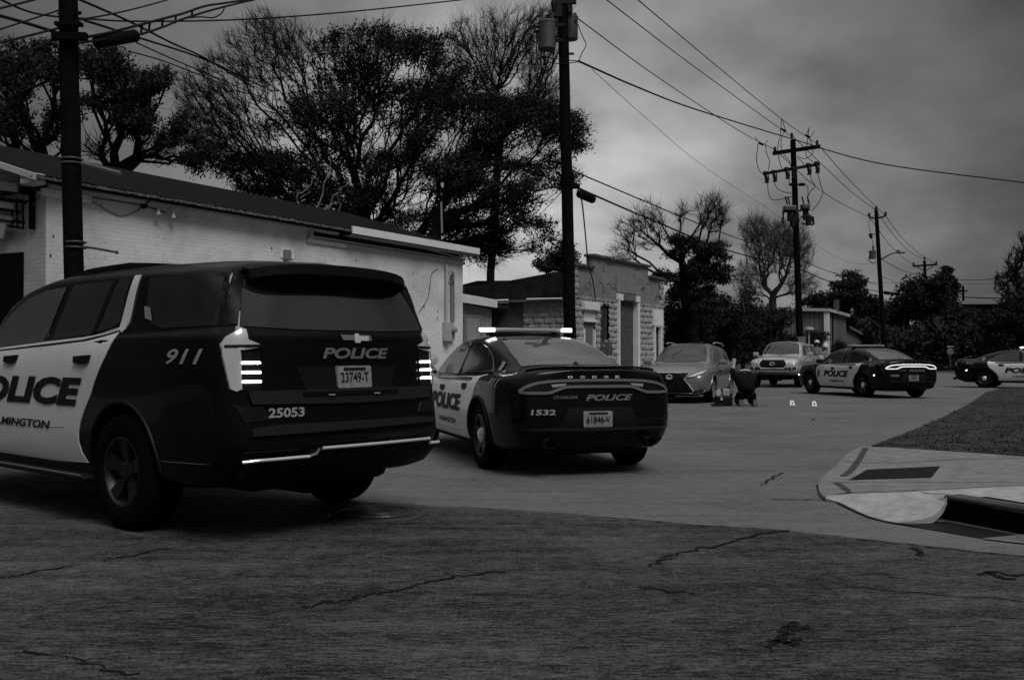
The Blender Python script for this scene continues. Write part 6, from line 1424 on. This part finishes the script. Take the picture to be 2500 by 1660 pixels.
MB().tube(crom([(-.10,.27,.845),(-.05,.265,.862),(0,.262,.866),(.05,.265,.862),(.10,.27,.845)],4),.017,8).put('collar',mat('pale_cloth',.6,.8),kn,True)
g=Fig(); g.j('wst',(0,.06,.50),.15).j('pel',(0,.0,.36),.17,'wst')
for sg,s in ((-1,'l'),(1,'r')): g.j('hp'+s,(.11*sg,.06,.27),.13,'pel').j('kn'+s,(.155*sg,.34,.10),.095,'hp'+s).j('cv'+s,(.15*sg,.10,.10),.095,'kn'+s).j('an'+s,(.145*sg,-.08,.085),.075,'cv'+s)
skin('trousers',g.V,g.E,g.R,m_tr,kn)
for sg in (-1,1):
    sh_=MB().box((.15*sg,-.21,.075),(.105,.09,.15),rx=-.3,bev=.03).box((.15*sg,-.13,.06),(.10,.18,.10),bev=.03).put('shoe',m_trim,kn,True)
    MB().box((.15*sg,-.262,.085),(.085,.02,.15),rx=-.3,bev=.008).put('sole',mat('shoe_sole',.07,.8),sh_)
# equipment case, evidence markers
cs=thing('equipment_case','open black equipment case on the road left of the kneeling person','equipment case',gr(1764,991),R(4))
MB().box((.02,0,.12),(.40,.26,.24),bev=.03).put('case_shell',m_trim,cs)
MB().box((-.17,-.1,.025),(.22,.30,.05),bev=.015).put('case_flap',m_trim,cs)
MB().box((.10,-.135,.12),(.08,.02,.03),bev=.008).put('latch',m_dsteel,cs)
MB().tube([(.19,0,.2),(.21,0,.26),(.17,0,.30)],.012,6).put('handle',m_dsteel,cs)
o=MB().box((0,0,.09),(.17,.06,.18),bev=.02).put('paper_bag',mat('grey_paper',.28,.8,var=.3,vs=14)); o.location=gr(1764,991)+Vector((.09,.02,.24)); o['label']='crumpled grey paper bag standing in the equipment case'; o['category']='paper bag'
mb=MB(); mb.tube([(-.06,0,0),(-.09,0,.10),(-.02,.0,.16),(.0,0,.06)],.022,6).box((-.05,0,.08),(.07,.03,.14),ry=.3); o=mb.put('camera_strap',mat('pale_cloth2',.42,.8)); o.location=gr(1764,991)+Vector((-.05,0,.25)); o['label']='twisted pale strap spilling from the left of the equipment case'; o['category']='strap'
o=MB().box((0,0,0),(.045,.02,.07)).put('paper_tag',mat('pale_cloth2',.42,.8)); o.location=gr(1764,991)+Vector((-.055,-.15,.18)); o['label']='small pale tag on the front of the equipment case'; o['category']='tag'
for u,v,dg,lb in ((1933,989,'3','evidence marker tent with the number 3, nearer the kneeling person'),(1987,991,'8','evidence marker tent with the number 8, nearer the stopped police car')):
    em=thing('evidence_marker',lb,'evidence marker',gr(u,v),0,'evidence markers on the road')
    sh_=MB(); w0,w1,hh=.062,.042,.115
    for sg in (-1,1): sh_.add([(-w0,sg*.06,.0),(w0,sg*.06,.0),(w1,sg*.006,hh),(-w1,sg*.006,hh),(-w0,sg*.056,0),(w0,sg*.056,0),(w1,sg*.002,hh),(-w1,sg*.002,hh)],[(0,1,2,3),(4,5,6,7),(0,3,7,4),(1,2,6,5),(3,2,6,7)])
    sh_.box((0,-.062,.006),(.15,.03,.012)); sh_.put('tent',mat('marker_plastic',.75,.5),em)
    Vt,Ft=text2d(dg,.036,.062,0,.05); MB().add([(a,-.064+ (b+.055)*.47,.056+b) for a,b in Vt],Ft).put('number',m_decal,em)
o=MB().ball((0,0,0),.03,8,(1,.6,.4)).put('debris',m_dark); o.location=gr(1985,1025)+Vector((0,0,.008)); o['label']='small dark scrap lying alone on the asphalt below the evidence markers'; o['category']='debris'
